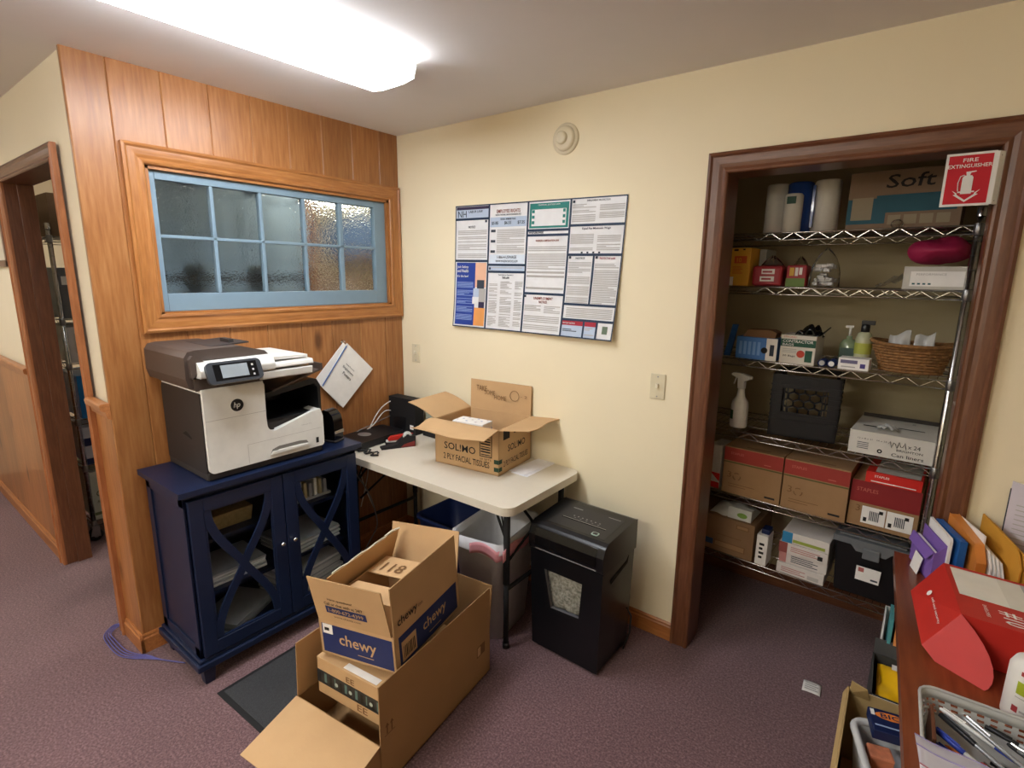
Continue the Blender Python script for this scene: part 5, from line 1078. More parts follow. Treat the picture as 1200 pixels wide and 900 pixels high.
t = it('red_flat_box', 'flat bright red box lying on the rightmost storage carton', 'box', 2.525, .012, 1, dz=.2012)
fbox(t, .188, .24, .046, mat('bright_red_card', 'd0241c', .45), deco=lambda q: (q.text('STAPLES', (.03, 0, .026), X, Z, .009, WHITE, .05, bold=True, lift=.001), q.rect((.02, 0, .006), X, Z, .15, .004, WHITE, .001), q.rect((.03, .01, .046), X, Y, .15, .22, mat('case_grey_white', ''), .0008)))
t = it('white_roll_pack', 'white and red wrapped pack standing at the left end of the closet shelf', 'package', 1.872, .02, 1, rz=R(-6))
fbox(t, .062, .12, .222, mat('pack_white', 'c9c8c2', .5, bump=.4, bscale=25), deco=lambda q: (q.rect((0, 0, 0), X, Z, .062, .03, mat('bright_red_card', '')), q.add([(.012, -.0008, .078), (.062, -.0008, .078), (.062, -.0008, .035)], [(0, 2, 1)], mat('bright_red_card', ''))), bev=.006)
# --- bottom shelf
t = it('brown_supply_carton', 'brown carton with a blue stripe on the bottom closet shelf', 'box', 1.80, .0, 0)
def d10(q): q.rect((0, 0, .028), X, Z, .135, .030, mat('stripe_blue', '2d4a72', .7)); q.rect((.14, 0, .026), X, Z, .15, .032, mat('brown_print', '')); q.rect((.145, 0, .030), X, Z, .14, .024, CB, .001); q.rect((.24, 0, .145), X, Z, .06, .022, mat('brown_print', '')); q.rect((.245, 0, .149), X, Z, .05, .014, CB, .001); q.rect((.15, 0, .09), X, Z, .12, .004, mat('brown_print', ''))
fbox(t, .325, .30, .185, mat('brown_carton', '86684a', .85), deco=d10, bev=.003)
t = it('plastic_bag', 'white plastic bag with a green oval on the brown carton, bottom closet shelf', 'bag', 1.90, .02, 0, dz=.1868)
q = MB(); q.grid(lambda u, v: (.20*u, .16*v, .003+.045*abs(math.sin(3.1415*u))**.5*abs(math.sin(3.1415*v))**.5+.006*math.sin(14*u+9*v)*math.sin(3.14*u)), 18, 14, mat('bag_white', 'cfd2cc', .3, bump=.5, bscale=25)); q.box((.09, -.006, .001), (.20, .03, .058), mat('bag_white', '')); q.prism([(.158+.024*math.cos(a), -.0065, .026+.013*math.sin(a)) for a in [i*math.pi/8 for i in range(16)]], (0, -.0006, 0), mat('oval_green', '7aa046', .5)); q.build('bag', t)
t = it('white_stick_box', 'narrow upright white box with black marks on the bottom closet shelf', 'box', 2.138, .0, 0)
fbox(t, .050, .09, .152, WHITE, deco=lambda q: [q.rect((.014, 0, .035+.022*i), X, Z, .016+.006*(i % 2), .012, INK) for i in range(4)]); MB().box((.012, .02, .152), (.048, .08, .176), NB).build('navy_cap', t, bevel=.003)
def stack_box(lab, x, y, dz, w_, d_, h_, m, deco=None, rz=0):
    t = it('product_box', lab, 'box', x, y, 0, rz=rz, dz=dz, group=None); return fbox(t, w_, d_, h_, m, deco=deco)
WB = mat('product_white', 'd8d2cc', .6); PKP = mat('pink_print', 'b8807c', .7)
lines = lambda q, x, z, n, w_, m=PKP: [q.rect((x, 0, z+.009*i), X, Z, w_-.02*(i % 2), .004, m, .001) for i in range(n)]
stack_box('lowest white box of the product stack on the bottom closet shelf', 2.236, .0, 0, .195, .2, .050, WB, lambda q: (lines(q, .02, .012, 3, .10), q.rect((.13, 0, .008), X, Z, .045, .018, PGREY, .001)))
stack_box('second box up, pink faced, of the product stack on the bottom closet shelf', 2.240, .01, .052, .196, .19, .050, WB, lambda q: (q.rect((0, 0, 0), X, Z, .03, .05, PKP, .001), lines(q, .05, .010, 4, .11, PDK)))
stack_box('third box up, pink faced with a photo, of the product stack', 2.236, .0, .104, .20, .2, .050, WB, lambda q: (q.rect((0, 0, 0), X, Z, .036, .05, mat('photo_red', '8c4a44', .7), .001), lines(q, .05, .014, 3, .12), q.rect((.16, 0, .01), X, Z, .02, .02, INK, .001)))
stack_box('topmost box with a bright blue corner of the product stack', 2.246, .0, .156, .19, .2, .052, WB, lambda q: (q.rect((0, 0, 0), X, Z, .042, .052, mat('cyan_print', '2f86b8', .6), .001), q.rect((.045, 0, .008), X, Z, .13, .014, mat('lime_print', '9aa846', .6), .001)))
t = it('storage_tote', 'black storage tote with grey lid and white label on the bottom closet shelf', 'storage box', 2.452, .0, 0)
TB = mat('tote_black', '121316', .35); TLG = mat('tote_lid_grey', '6c7074', .4)
q = MB(); q.taper((0, .012, 0), (.262, .36, .245), TB, .014, .010); q.build('body', t, bevel=.008)
q = MB(); q.prism([(-.008, -.002, .236), (.06, -.002, .236), (.08, -.002, .212), (.185, -.002, .212), (.205, -.002, .236), (.276, -.002, .236), (.276, -.002, .262), (-.008, -.002, .262)], (0, .374, 0), TLG); q.box((.01, .02, .262), (.25, .35, .270), TLG); q.build('lid', t, bevel=.005)
q = MB(); q.box((.105, -.012, .190), (.165, .0, .236), TLG); q.build('latch', t, bevel=.003)
q = MB(); q.add([(.09, .0028, .085), (.175, .0028, .085), (.178, -.0002, .15), (.09, -.0002, .15)], [(0, 1, 2, 3)], WHITE); q.add([(.098, .0006, .125), (.118, .0006, .125), (.118, -.0016, .145), (.098, -.0016, .145)], [(0, 1, 2, 3)], mat('tote_label_red', 'b86a66', .7)); q.add([(.145, .0018, .095), (.170, .0018, .095), (.170, .0010, .103), (.145, .0010, .103)], [(0, 1, 2, 3)], PDK); o = q.build('label', t)

# ================================================================ HALL RACK (seen through the left doorway)
def hallrack():
    globals().pop('collar', None)
    t = rack('rolling_wire_rack', 'rolling chrome wire rack on casters inside the left doorway', (-1.43, -1.385, 0), R(90), -1.0, .45, 1.97, [.125, .50, .80, 1.15, 1.42, 1.90], z0=.09, casters=True)
    return t
hallrack()
hx = -1.43
def hb(lab, name, cat, y0, z, w_, d_, h_, m, deco=None, x=hx-.004):
    t = thing(name, lab, cat, (x, y0, z+.0042), R(90)); q = MB(); q.box((0, 0, 0), (d_, w_, h_), m)
    if deco: deco(q)
    q.build('box', t, bevel=.003); return t
hb('brown carton on top of the rolling rack in the left doorway', 'brown_carton', 'box', -1.37, 1.90, .4, .42, .24, SBX)
hb('black shallow bin with white card on the rolling rack, uppermost shelf below the top', 'shallow_bin', 'bin', -1.37, 1.62-.20, .4, .35, .30, mat('rack_grey', '6c6e70', .5), lambda q: q.rect((.01, 0, .20), X, Z, .2, .05, WHITE))
hb('white carton with grey picture on the rolling rack in the left doorway', 'white_carton', 'box', -1.37, 1.15, .4, .35, .22, WB, lambda q: q.rect((.03, 0, .06), X, Z, .07, .12, PGREY))
hb('bright blue bin on the rolling rack in the left doorway', 'blue_bin', 'bin', -1.36, .80, .38, .3, .27, mat('bright_blue', '1878c0', .4))
hb('navy and white paper carton, upper one, on the rolling rack', 'paper_carton', 'box', -1.37, .50, .4, .3, .12, mat('rack_white', 'c8ccd4', .6), lambda q: q.rect((0, 0, 0), X, Z, .3, .04, NB))
hb('navy and white paper carton lying over the other on the rolling rack', 'paper_carton', 'box', -1.37, .622, .4, .3, .12, mat('rack_white', ''), lambda q: q.rect((0, 0, 0), X, Z, .3, .05, NB))
hb('pale green carton marked CL on the lowest shelf of the rolling rack', 'cleaning_carton', 'box', -1.37, .125, .4, .3, .32, mat('pale_green_white', 'c4ccba', .6), lambda q: (q.text('CLEAN', (.02, 0, .15), X, Z, .045, mat('olive_print', '6a7650', .7), .2), q.text('& CLEAR', (.02, 0, .11), X, Z, .02, mat('olive_print', ''), .14), q.rect((0, 0, .03), X, Z, .3, .02, mat('olive_print', ''))))
# room behind the window: blue-grey panelled cupboard, shelf with a dark blue tub and cartons
t = thing('panelled_cupboard', 'blue-grey panelled cupboard seen through the left panes of the window', 'cupboard', (-1.00, -1.32, 0))
BG = mat('cupboard_blue_grey', '7f93a3', .5)
q = MB(); q.box((0, 0, 0), (.38, 1.06, 2.22), mat('cupboard_dark', '39424c', .6)); q.build('body', t, bevel=.004)
for k in range(3):
    y0 = .01+.35*k
    for z0, z1 in ((.08, 1.655), (1.69, 2.20)):
        q = MB(); q.box((.38, y0, z0), (.396, y0+.34, z1), BG); w4 = .06
        for a, b in (((y0, z0), (y0+w4, z1)), ((y0+.34-w4, z0), (y0+.34, z1)), ((y0, z0), (y0+.34, z0+w4)), ((y0, z1-w4), (y0+.34, z1))): q.box((.396, a[0], a[1]), (.408, b[0], b[1]), BG)
        q.box((.396, y0+.09, z0+.09), (.403, y0+.25, z1-.09), BG); q.build('door', t, bevel=.003)
t = thing('wooden_post', 'brown wooden post seen through the window right of the blue-grey cupboard', 'post', (-1.05, -.10, 0)); MB().box((0, 0, 0), (.11, .11, H-.001), TRIMZ).build('post', t, bevel=.003)
t = thing('wall_shelf', 'wooden wall shelf seen through the right window panes', 'shelf', (-2.35, YB-.001, 1.86)); MB().box((-.55, -.32, 0), (.75, 0, .03), TRIMX).build('board', t, bevel=.002)
for x in (-.4, .55): MB().prism([(x, 0, 0), (x, -.25, 0), (x, 0, -.22)], (.02, 0, 0), TRIMZ).build('bracket', t)
for x, lb in ((-2.75, 'dark blue tub on the shelf behind the window, left one'), (-2.23, 'dark blue tub on the shelf behind the window, right one')):
    t = thing('storage_tub', lb, 'storage box', (x, YB-.29, 1.8905)); q = MB(); q.taper((0, 0, 0), (.48, .27, .36), mat('tub_navy_grey', '36506e', .35, coat=.3), .02, .015); q.build('body', t, bevel=.008); MB().box((-.008, -.008, .36), (.488, .278, .385), mat('tub_navy_grey', '')).build('lid', t, bevel=.005)
t = thing('low_cupboard', 'brown low cupboard under the shelf behind the window', 'cupboard', (-2.95, YB-.42, 0)); q = MB(); q.box((0, 0, 0), (1.5, .41, 1.30), TRIMX); q.build('body', t, bevel=.004)
for x, lb in ((-2.88, 'brown carton on the low cupboard behind the window, left one'), (-2.32, 'brown carton on the low cupboard behind the window, right one')):
    t = thing('brown_carton', lb, 'box', (x, YB-.40, 1.3005)); q = MB(); q.box((0, 0, 0), (.47, .34, .40), SBX); q.rect((.1, 0, .1), X, Z, .2, .08, WHITE); q.build('box', t, bevel=.003)

# ================================================================ DESK AT THE RIGHT
DA = math.atan2(.059, 1.06)   # left edge runs a little outwards
t = thing('wooden_desk', 'reddish brown wooden desk at the lower right corner', 'desk', (2.656, -.016, 0), DA)
q = MB(); q.prism([(0, -1.75, .715), (.95, -1.75, .715), (.95, -.056, .715), (0, -.002, .715)], (0, 0, .035), DESKW); q.build('desk_top', t, bevel=.006, seg=3)
q = MB(); q.box((.10, -1.70, .60), (.92, -1.68, .715), DESKW); q.box((.10, -.03, .60), (.92, -.01, .715), DESKW); q.build('apron', t) if 0 else None
q = MB(); q.box((.50, -1.70, 0), (.93, -.09, .714), DESKW); q.build('pedestal', t, bevel=.004)
for y, x_ in ((-.12, .40), (-1.70, .04)): MB().taper((x_, y, 0), (x_+.06, y+.06, .7145), DESKW, .008, .008).build('leg', t, bevel=.003)
DT = .7506
def dl(x, y, z): return (x, y, z)
def onD(name, lab, cat, x, y, z=0, rz=0, group=None): return thing(name, lab, cat, (x, y, DT+z), rz, group)
# things sorted upright against the wall: far end at x0, near end at x1
def upright(name, lab, cat, x0, x1, h, th, m, ynear=-.20, yfar=-.035, lean=0, deco=None, bev=.003, notch=0, group=None, grow=0):
    t = onD(name, lab, cat, x0, yfar, group=group); L_ = math.hypot(x1-x0, ynear-yfar); t.rotation_euler = (0, R(lean), math.atan2(ynear-yfar, x1-x0))
    q = MB(); q.prism([(0, 0, 0), (L_, 0, 0), (L_, 0, h-notch), (L_-notch*.6, 0, h), (0, 0, h+grow)], (0, th, 0), m)
    if deco: deco(q, L_)
    return t, q
PUR = mat('purple_card', '8262b4', .5)
t = onD('purple_envelope_box', 'purple open envelope box, leftmost upright item on the desk', 'envelope box', 2.700, -.04, 0, math.atan2(-.16, .055))
q = MB(); q.box((0, 0, 0), (.17, .003, .105), PUR); q.box((0, .028, 0), (.17, .031, .135), PUR); q.box((0, 0, 0), (.17, .031, .003), PUR); q.prism([(.168, 0, 0), (.168, 0, .10), (.168, .031, .135), (.168, .031, 0)], (.003, 0, 0), PUR); q.build('box', t)
q = MB(); q.slab([(.0, .0, .105), (.17, .0, .105), (.155, -.012, .075), (.01, -.012, .075)], .002, PUR); q.build('flap', t); q = MB(); q.box((.01, .006, .003), (.165, .016, .10), WHITE); q.build('envelopes', t)
t = onD('white_card', 'small white card leaning at the far left end of the desk', 'card', 2.712, -.135, 0, R(-72)); q = MB(); q.slab([(-.03, 0, 0), (.03, 0, 0), (.03, .01, .06), (-.03, .01, .06)], .002, WHITE); q.build('card', t)
t, q = upright('notebook', 'white notebook standing between the purple box and the blue box', 'notebook', 2.738, 2.788, .165, .008, WHITE, lean=0, notch=.01); q.build('notebook', t, bevel=.001)
def dblue(q, L_): q.text('Envelopes', (.03, 0, .135), X, -Z, .012, WHITE, .05, lift=-.0008) if 0 else (q.text('strip & seal', (.05, .0, .10), X, Z, .010, WHITE, .08), q.rect((.03, 0, .03), X, Z, .06, .01, WHITE, .0006))
t, q = upright('blue_envelope_box', 'blue box with white lettering standing among the envelopes', 'envelope box', 2.754, 2.812, .163, .020, mat('desk_blue_card', '2460a8', .4), deco=dblue); q.build('box', t, bevel=.002)
ORF = mat('orange_window_film', 'd8863c', .3, coat=.4)
t, q = upright('padded_envelope_pack', 'orange-brown envelope pack in glossy film, right of the blue box', 'envelope pack', 2.786, 2.856, .165, .026, ORF, notch=.05, grow=.03, ynear=-.22); q.build('pack', t, bevel=.008); q = MB(); q.box((.01, .027, 0), (.16, .031, .19), WHITE); q.build('white_backing', t)
for i in range(4):
    t, q = upright('white_envelope', ['frontmost of four white envelopes behind the orange pack', 'second of four white envelopes behind the orange pack', 'third of four white envelopes behind the orange pack', 'rearmost of four white envelopes behind the orange pack'][i], 'envelope', 2.825+.010*i, 2.890+.010*i, .150-.008*i, .0045, WHITE, ynear=-.215-.004*i, yfar=-.04, notch=.045, grow=.02, group='white envelopes on the desk'); q.build('paper', t)
MAN = mat('manila_envelope', 'cf9534', .65)
for i in range(3):
    t, q = upright('manila_envelope', ['largest manila envelope, frontmost of the three', 'second manila envelope, middle of the three', 'rearmost manila envelope before the leaning sheet'][i], 'envelope', 2.868+.014*i, 2.950+.014*i, .185-.012*i, .005, MAN, ynear=-.235-.006*i, yfar=-.035, notch=.05, grow=.03, group='manila envelopes on the desk'); q.build('paper', t)
t, q = upright('leaning_sheet', 'tall pale printed sheet leaning on the wall at the right edge', 'paper', 2.925, 3.06, .315, .003, mat('pale_lilac_paper', 'd6d0da', .8), ynear=-.05, yfar=-.012, grow=.02)
q.box((-.002, -.0005, 0), (.0012, .0035, .31), PDK)
for i in range(14): q.rect((.02, 0, .05+.016*i), X, Z, .15, .003, PGREY, .0006)
q.build('paper', t)
t, q = upright('cream_folder', 'cream folder at the right edge behind the red box', 'folder', 3.02, 3.10, .13, .012, mat('cream_card', 'e2d2a8', .7), ynear=-.26, yfar=-.09); q.build('folder', t, bevel=.002)
# red envelope box with printed top, end flap folded open
t = onD('red_envelope_box', 'red #10 envelope box with white label, end flap folded open, on the desk', 'envelope box', 0, 0, 0); t.location = (0, 0, 0)
A_, B_, C_, D_ = Vector((2.705, -.395, .800)), Vector((2.775, -.295, .872)), Vector((2.805, -.590, .872)), Vector((2.737, -.620, .768))
e1 = (Vector((3.10, -.30, .872))-B_); xx = Vector((1, -.035, 0)).normalized()
BR, CR_ = B_+xx*.34, C_+xx*.34; zb = DT+.0005
def dn(p): return Vector((p.x, p.y, zb))
q = MB(); 
for f in ([C_, CR_, BR, B_], [dn(C_), dn(CR_), CR_, C_], [B_, BR, dn(BR), dn(B_)], [CR_, dn(CR_), dn(BR), BR], [dn(B_), dn(BR), dn(CR_), dn(C_)]): q.add(f, [(0, 1, 2, 3)], RED)
q.add([C_, B_, dn(B_), dn(C_)], [(0, 1, 2, 3)], mat('dark_inside_red', '6c1512', .7))
ybx = (B_-C_).normalized(); N_ = xx.cross(ybx)
def top(a, b, w_, h_, m, l=.0008): o = C_+xx*a+ybx*b+N_*l; q.add([o, o+xx*w_, o+xx*w_+ybx*h_, o+ybx*h_], [(0, 1, 2, 3)], m)
top(.012, .115, .24, .165, mat('label_cream', 'ece8dc', .6)); top(.115, .115, .05, .165, mat('label_line', 'e0dccf', .6), .0012); top(.165, .115, .035, .165, mat('label_grey', 'b0aeac', .6), .0012); top(.202, .12, .045, .15, WHITE, .0012)
for i in range(6): top(.206, .13+.022*i, .03, .006, RED if i % 2 else PDK, .0016)
q.text('#10', C_+xx*.085+ybx*.085, -ybx, xx, .05, WHITE, .065, bold=True, lift=.001); q.text('ENVELOPES', C_+xx*.055+ybx*.09, -ybx, xx, .008, WHITE, .06, lift=.001)
q.build('box', t, bevel=.0015)
q = MB(); q.slab([A_, D_, C_, B_], .0025, RED); n2 = (D_-A_).cross(C_-A_).normalized(); fx = (D_-A_).normalized(); fy = n2.cross(fx)
o = A_+fx*.07+fy*.055; q.text('self-seal security', o+fx*.01, fx, fy, .009, WHITE, .11, lift=.0012); q.add([o+fx*(-.015)+n2*.0012+(fx*math.cos(a)+fy*math.sin(a))*.009 for a in [i*math.pi/6 for i in range(12)]], [tuple(range(12))], WHITE); q.build('end_flap', t)
q = MB(); tip = Vector((2.866, -.700, DT+.006)); ex = C_-D_; ey = tip-(D_+C_)/2
lp = [D_+ex*(.5-.5*math.cos(math.pi*i/14)*1.0)+ey*(math.sin(math.pi*i/14)**.8*(1.0)) if 0 < i < 14 else (D_ if i == 0 else C_) for i in range(15)]
q.slab(lp, .0025, RED); q.build('tuck_flap', t)
# cleaner bottle
t = onD('cleaner_bottle', 'white bottle with black cap and green label at the right frame edge', 'bottle', 2.925, -.755, 0)
q = MB(); q.lathe([(0, 0), (.040, 0), (.043, .006), (.043, .125), (.036, .142), (.022, .150), (0, .150)], WHITEP, n=32); q.build('body', t)
q = MB(); q.lathe([(0, .148), (.021, .148), (.022, .152), (.022, .185), (.018, .190), (0, .190)], BLACKP, n=24); q.build('cap', t, bevel=.001)
def cyl_lab(q, a0, a1, z0, z1, m, r_=.0434): q.grid(lambda u, v: (r_*math.cos(R(a0+(a1-a0)*u)), r_*math.sin(R(a0+(a1-a0)*u)), z0+(z1-z0)*v), 10, 1, m)
q = MB(); cyl_lab(q, 228, 292, .075, .105, mat('label_lime', 'a3b02c', .5)); cyl_lab(q, 232, 285, .12, .130, mat('label_redtext', 'a33a3e', .5)); cyl_lab(q, 228, 290, .066, .068, PGREY); cyl_lab(q, 225, 240, .03, .045, mat('label_redtext', '')); cyl_lab(q, 244, 290, .034, .039, PGREY); cyl_lab(q, 244, 280, .02, .024, PGREY); q.build('label', t)
# grey pen basket
t = onD('pen_basket', 'light grey slotted plastic basket full of pens on the desk', 'basket', 2.735, -1.085, 0, R(2))
GBK = mat('basket_grey', 'b4b5b3', .4); bw, bd, bh = .29, .20, .075
q = MB()
def ring(i, z): return [(a, b, z) for a, b in rrect(i, i, bw-i, bd-i, .03, 4)]
loft(q, [ring(.014, .002), ring(.012, .022)], GBK); loft(q, [ring(.004, .055), ring(.0, bh)], GBK, cap0=False)
r0, r1 = ring(.012, .022), ring(.004, .055); k = len(r0)
# slotted band: staggered posts between two rings
mid0 = [Vector(p) for p in r0]; mid1 = [Vector(p) for p in r1]; per = []
for i in range(k):
    a0, a1 = mid0[i], mid0[(i+1) % k]; b0, b1 = mid1[i], mid1[(i+1) % k]; n = max(1, round((a1-a0).length/.020))
    for j in range(n):
        for r_ in range(3):
            z0, z1 = r_/3, (r_+.55)/3; 
            P_ = lambda s, v: (a0.lerp(a1, s)).lerp(b0.lerp(b1, s), v)
            s0, s1 = j/n, (j+1)/n; sh = .25 if r_ % 2 else 0
            q.add([P_(s0, z0), P_(s1, z0), P_(s1, z0+.16), P_(s0, z0+.16)], [(0, 1, 2, 3)], GBK)
            q.add([P_(s0, z0+.16), P_(s0+(s1-s0)*.45, z0+.16), P_(s0+(s1-s0)*.45, z0+.34), P_(s0, z0+.34)], [(0, 1, 2, 3)], GBK)
q.build('body', t, solid=.0025)
q = MB(); q.tube([(p[0], p[1], bh) for p in ring(-.001, bh)], .0035, GBK, 8, closed=True); q.build('rim', t)
# pens, each one by itself
def pen(lab, p0, p1, r_, mb_, grip=None, cap=None, clip=True, name='pen', metal=False):
    p0, p1 = Vector(p0), Vector(p1); d = (p1-p0); L_ = d.length; t = thing(name, lab, 'pen', p0); t.rotation_mode = 'QUATERNION'; t.rotation_quaternion = Z.rotation_difference(d.normalized())
    q = MB(); q.lathe([(0, 0), (.0012, 0), (r_*.7, .014), (r_, .02), (r_, L_-.006), (r_*.6, L_), (0, L_)], mb_, n=10); q.build('barrel', t)
    if grip: q = MB(); q.lathe([(r_*1.12, .018), (r_*1.2, .03), (r_*1.12, .055)], grip, n=10); q.build('grip', t)
    if cap: q = MB(); q.lathe([(r_*1.15, L_*.62), (r_*1.25, L_*.64), (r_*1.2, L_+.001), (0, L_+.002)], cap, n=10); q.build('cap', t)
    if clip: q = MB(); q.box((r_, -.0015, L_*.70), (r_*1.7, .0015, L_-.004), CHROME if not cap else cap); q.build('clip', t)
BP = mat('pen_blue', '2a3fa0', .3); BK = BLACKP; SV = mat('pen_silver', 'a2a6aa', .25, .5); PWH2 = mat('pen_white', 'e8e8e4', .3); YL = mat('pencil_yellow', 'e2a21e', .4); OR = mat('pen_orange', 'cf6a24', .4); BR_ = mat('wood_brown', '6a3f2a', .5)
bz = DT
pen('black and silver ballpoint lying diagonally across the pen basket', (2.91, -1.07, bz+.050), (2.765, -.955, bz+.066), .0045, SV, BK, BK)
pen('white and blue ballpoint topmost at the basket back edge', (2.90, -1.00, bz+.052), (2.765, -.925, bz+.060), .0042, PWH2, BP, None)
pen('silver pen with black grip lying lengthwise in the basket', (2.85, -1.03, bz+.040), (2.99, -1.065, bz+.062), .0045, SV, BK)
pen('blue pen with white band at the left end of the basket', (2.885, -1.075, bz+.040), (2.755, -.985, bz+.050), .0045, PWH2, None, BP)
pen('thick blue marker at the lower left of the basket', (2.84, -1.065, bz+.030), (2.758, -1.015, bz+.036), .0062, BP, None, BP)
pen('yellow pencil lying low in the pen basket', (2.90, -1.065, bz+.024), (2.78, -1.025, bz+.030), .0036, YL, None, None, False, 'pencil')
pen('orange pen beside the yellow pencil in the basket', (2.905, -1.055, bz+.034), (2.775, -1.005, bz+.036), .0038, OR, None, None, False)
pen('black pen with clip at the right half of the basket', (3.005, -1.03, bz+.045), (2.87, -.955, bz+.060), .0042, BK, None, None)
pen('clear barrelled pen resting on the basket back wall', (2.97, -.96, bz+.050), (2.84, -.925, bz+.058), .004, mat('pen_clear', 'bcc4c8', .15, coat=.5), None, BK)
for lb, a_, b_, r_, m1, m2, m3 in (
    ('white pen with black cap lying flat on the basket floor at the right', (2.99, -1.02, .018), (2.85, -.98, .022), .0042, PWH2, None, BK),
    ('silver pen with clip crossing the others near the basket middle', (2.93, -1.045, .058), (2.80, -.945, .074), .0044, SV, None, None),
    ('red ballpoint under the white pens in the basket', (2.95, -1.055, .030), (2.83, -1.01, .034), .0040, mat('pen_red', 'a83028', .35), None, None),
    ('black fineliner at the right end of the pen basket', (3.005, -1.00, .030), (2.90, -.93, .050), .0042, BK, None, BK),
    ('white pen with blue grip at the front wall of the basket', (2.96, -1.07, .045), (2.83, -1.045, .056), .0042, PWH2, BP, None),
    ('grey mechanical pencil topmost right in the pen basket', (3.00, -1.05, .070), (2.88, -.985, .075), .0040, mat('pen_grey', '5c6268', .3), BK, None)):
    pen(lb, (a_[0], a_[1], bz+a_[2]), (b_[0], b_[1], bz+b_[2]), r_, m1, m2, m3)
t = thing('wooden_ruler', 'dark brown wooden stick standing at the left end inside the basket', 'ruler', (2.752, -.985, bz+.006), R(92)); q = MB(); q.box((-.055, -.004, 0), (.055, .003, .060), BR_); q.build('stick', t, bevel=.002)
# zip bag in front of the basket
t = onD('zip_bag', 'clear zip bag with a pale violet seal in front of the pen basket', 'bag', 2.715, -1.34, 0)
ZF = mat('zip_film', 'd0ccd4', .18, alpha=.55, bump=.4, bscale=30)
q = MB()
def zf(u, v): return (.0+.30*u+.02*math.sin(3*v), .24*v-.03*u*v, .004+.105*v**1.2*(1-.25*u)+.006*math.sin(11*u+4*v)*v)
q.grid(zf, 16, 10, ZF); q.grid(lambda u, v: (.01+.29*u, .20*v, .003+.05*v+.004*math.sin(9*u)), 10, 6, ZF); q.build('film', t, solid=.0006)
q = MB(); q.tube([Vector(zf(i/12, .93)) for i in range(13)], .0016, mat('zip_violet', '8d84b4', .4), 5); q.tube([Vector(zf(i/12, 1.0)) for i in range(13)], .0012, mat('zip_violet', ''), 5); q.tube([Vector(zf(i/12, .80)) for i in range(13)], .0014, mat('zip_red', 'a45a68', .4), 5); q.build('zip_seal', t)
# ---------------------------------------------------------------- things on the floor under the desk's left edge
t = thing('brown_paper_carton', 'open tan carton on the floor under the left edge of the desk', 'box', (2.600, -.93, 0), R(1)); w_, d_, h_ = .30, .475, .45
TAN = mat('tan_paper', 'b89c6a', .8, bump=.2, bscale=15)
carton_body('body', t, w_, d_, h_, TAN)
q = MB(); q.slab([(.004, d_, h_), (.10, d_, h_), (.085, d_+.0, h_-.0), (.02, d_-.0, h_)][:4], .003, TAN) if 0 else None
q = MB(); flap_geo(q, (0, 0, h_), (0, d_, h_), (-1, 0, 0), .03, -70, TAN); q.build('flap', t)
q = MB(); q.slab([(.005, d_-.006, h_-.02), (.06, d_-.006, h_-.02), (.05, d_-.03, h_+.030), (.008, d_-.02, h_+.035)], .003, TAN); q.build('flap', t)
t = thing('plastic_basket', 'grey-white plastic basket with thick rim inside the tan carton', 'basket', (2.700, -.865, .21), R(17))
GW = mat('basket_white', 'c9cacb', .35)
def r2(i, z): return [(a, b, z) for a, b in rrect(i, i, .16-i, .30-i, .035, 5)]
q2 = MB(); loft(q2, [r2(.02, 0), r2(.0, .225), r2(.004, .225), r2(.024, .004)], GW); q2.build('body', t)
q = MB(); q.tube(r2(.002, .225), .0105, GW, 10, closed=True); q.build('rim', t)
t = thing('filler_crate', 'plain brown carton at the bottom of the tan carton under the basket', 'box', (2.612, -.905, .0055), R(1)); MB().box((0, 0, 0), (.275, .43, .203), KRAFT2).build('box', t, bevel=.002)
t = thing('lighter_pack', 'navy pack with an orange oval lying across the basket under the desk edge', 'package', (2.668, -.640, .4475), R(13))
OC = mat('orange_logo', 'e8863a', .5)
q = MB(); q.box((0, 0, 0), (.165, .092, .030), NB); q.add([(.052+.038*math.cos(a), .066+.015*math.sin(a), .0306) for a in [i*math.pi/8 for i in range(16)]], [tuple(range(16))], OC); q.text('BIC', (.028, .057, .030), X, Y, .018, NB, .048, bold=True, lift=.0012); q.rect((.008, .020, .030), X, Y, .11, .006, mat('pale_blue_print', '9fb4d8', .6), .0008); q.rect((.004, .06, .030), X, Y, .010, .024, WHITE, .0008); q.build('pack', t, bevel=.003)
t = thing('orange_package', 'orange and pink candy package standing in the plastic basket', 'package', (2.664, -.672, .2175), R(17)); q = MB(); q.taper((0, -.02, 0), (.060, .03, .215), mat('orange_pink', 'c97c5c', .4, noise=.3, nscale=30), .006, .004); q.rect((.01, -.02, .10), X, Z, .05, .02, mat('pink_logo', 'd4788c', .5), .001); q.build('pack', t, bevel=.006)
t = thing('green_package', 'dark green package standing low in the plastic basket', 'package', (2.712, -.800, .2175), R(17)); q = MB(); q.box((0, 0, 0), (.045, .06, .17), mat('deep_green', '1f5a3c', .4)); q.build('pack', t, bevel=.008)
t = thing('yellow_package', 'orange-yellow package in the plastic basket beside the green one', 'package', (2.762, -.800, .2175), R(17)); q = MB(); q.box((0, 0, 0), (.026, .10, .19), mat('package_yellow', 'e0a020', .4)); q.build('pack', t, bevel=.005)
t = thing('white_tablet_box', 'slim white box standing in the basket beside the desk', 'box', (2.792, -.790, .2175), R(17)); q = MB(); q.box((0, 0, 0), (.014, .14, .215), WHITE); q.build('box', t, bevel=.003)
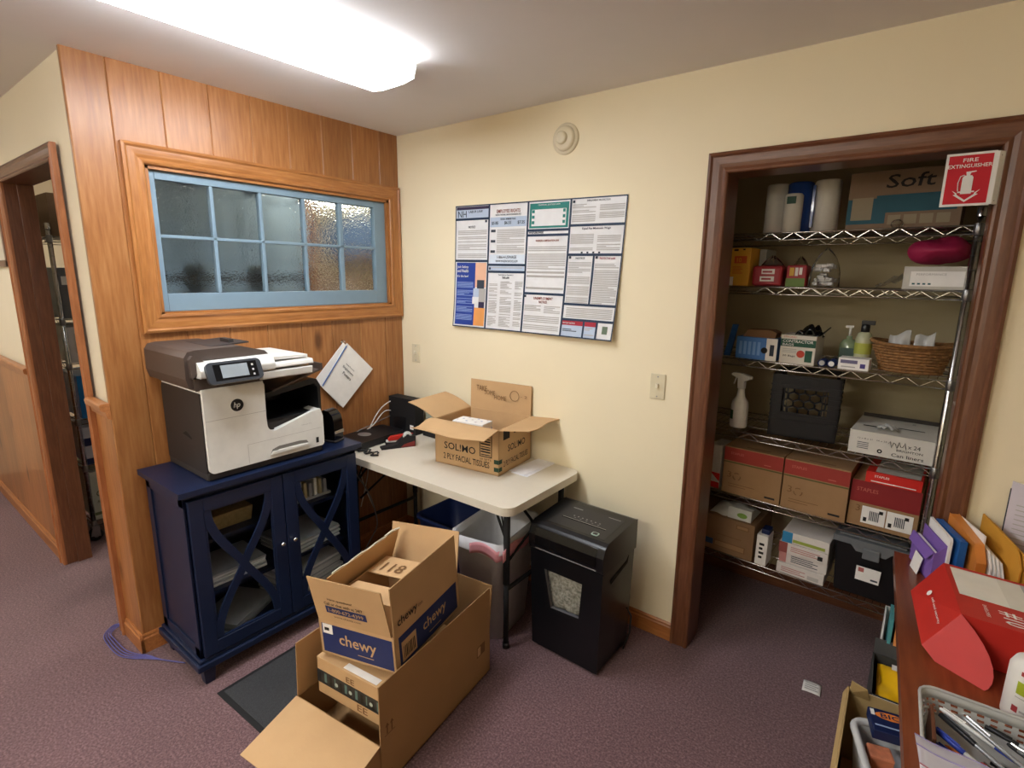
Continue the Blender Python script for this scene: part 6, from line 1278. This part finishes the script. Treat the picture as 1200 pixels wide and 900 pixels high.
# dark box with yellow pack behind
t = thing('dark_grey_box', 'dark grey open box behind the tan carton under the desk', 'box', (2.650, -.435, 0), R(2)); w_, d_, h_ = .26, .235, .44
DGC = mat('charcoal_card', '3d3d3c', .7); carton_body('body', t, w_, d_, h_, DGC); q = MB(); flap_geo(q, (0, d_, h_), (w_, d_, h_), (0, 1, 0), .05, 50, DGC); q.build('flap', t); q = MB(); q.box((.0, -.004, .36), (w_, -.0005, .438), WHITE); q.rect((.02, -.004, .38), X, Z, .10, .03, mat('green_print2', '3f7a58', .6)); q.build('label', t)
t = thing('yellow_mailer', 'glossy yellow mailer stuffed in the dark grey box under the desk', 'mailer', (2.662, -.42, .008), R(2)); q = MB()
q.grid(lambda u, v: (.005+.22*u, .01+.19*v, .40+.055*math.sin(3.14*u)*abs(math.sin(3.14*v))**.6+.010*math.sin(12*u+7*v)), 16, 14, mat('mailer_yellow', 'ecb818', .35, coat=.2)); q.box((.01, .015, .0), (.22, .195, .40), mat('mailer_yellow', '')); q.rect((.04, .12, .452), X, Y, .05, .03, WHITE); q.build('mailer', t)
# magazine holder with coloured folders
t = thing('magazine_holder', 'white magazine holder behind the dark box at the far end of the desk', 'file holder', (2.662, -.185, .25), R(2)); q = MB(); WH2 = mat('holder_white', 'dad9d6', .5)
q.box((0, 0, 0), (.10, .13, .004), WH2); q.box((0, 0, 0), (.10, .003, .10), WH2); q.box((0, .127, 0), (.10, .13, .30), WH2)
for x in (0, .097): q.prism([(x, 0, 0), (x, .13, 0), (x, .13, .30), (x, .09, .30), (x, 0, .10)], (.003, 0, 0), WH2)
q.build('holder', t)
t = thing('holder_stand', 'plain carton on the floor under the magazine holder', 'box', (2.655, -.19, 0), R(2)); MB().box((0, 0, 0), (.25, .15, .2495), KRAFT2).build('box', t, bevel=.002)
for i, (c, nm, hh) in enumerate((('4f9aa0', 'teal', .31), ('e89a58', 'orange', .325), ('2f3033', 'black', .30), ('e4e2dc', 'white', .29))):
    t = thing('file_folder', nm+' folder standing in the magazine holder at the desk edge', 'folder', (2.676+.018*i, -.172, .2545), R(2), 'folders in the magazine holder'); q = MB(); q.box((0, 0, 0), (.010, .11, hh), mat('folder_'+nm, c, .6)); q.build('folder', t)
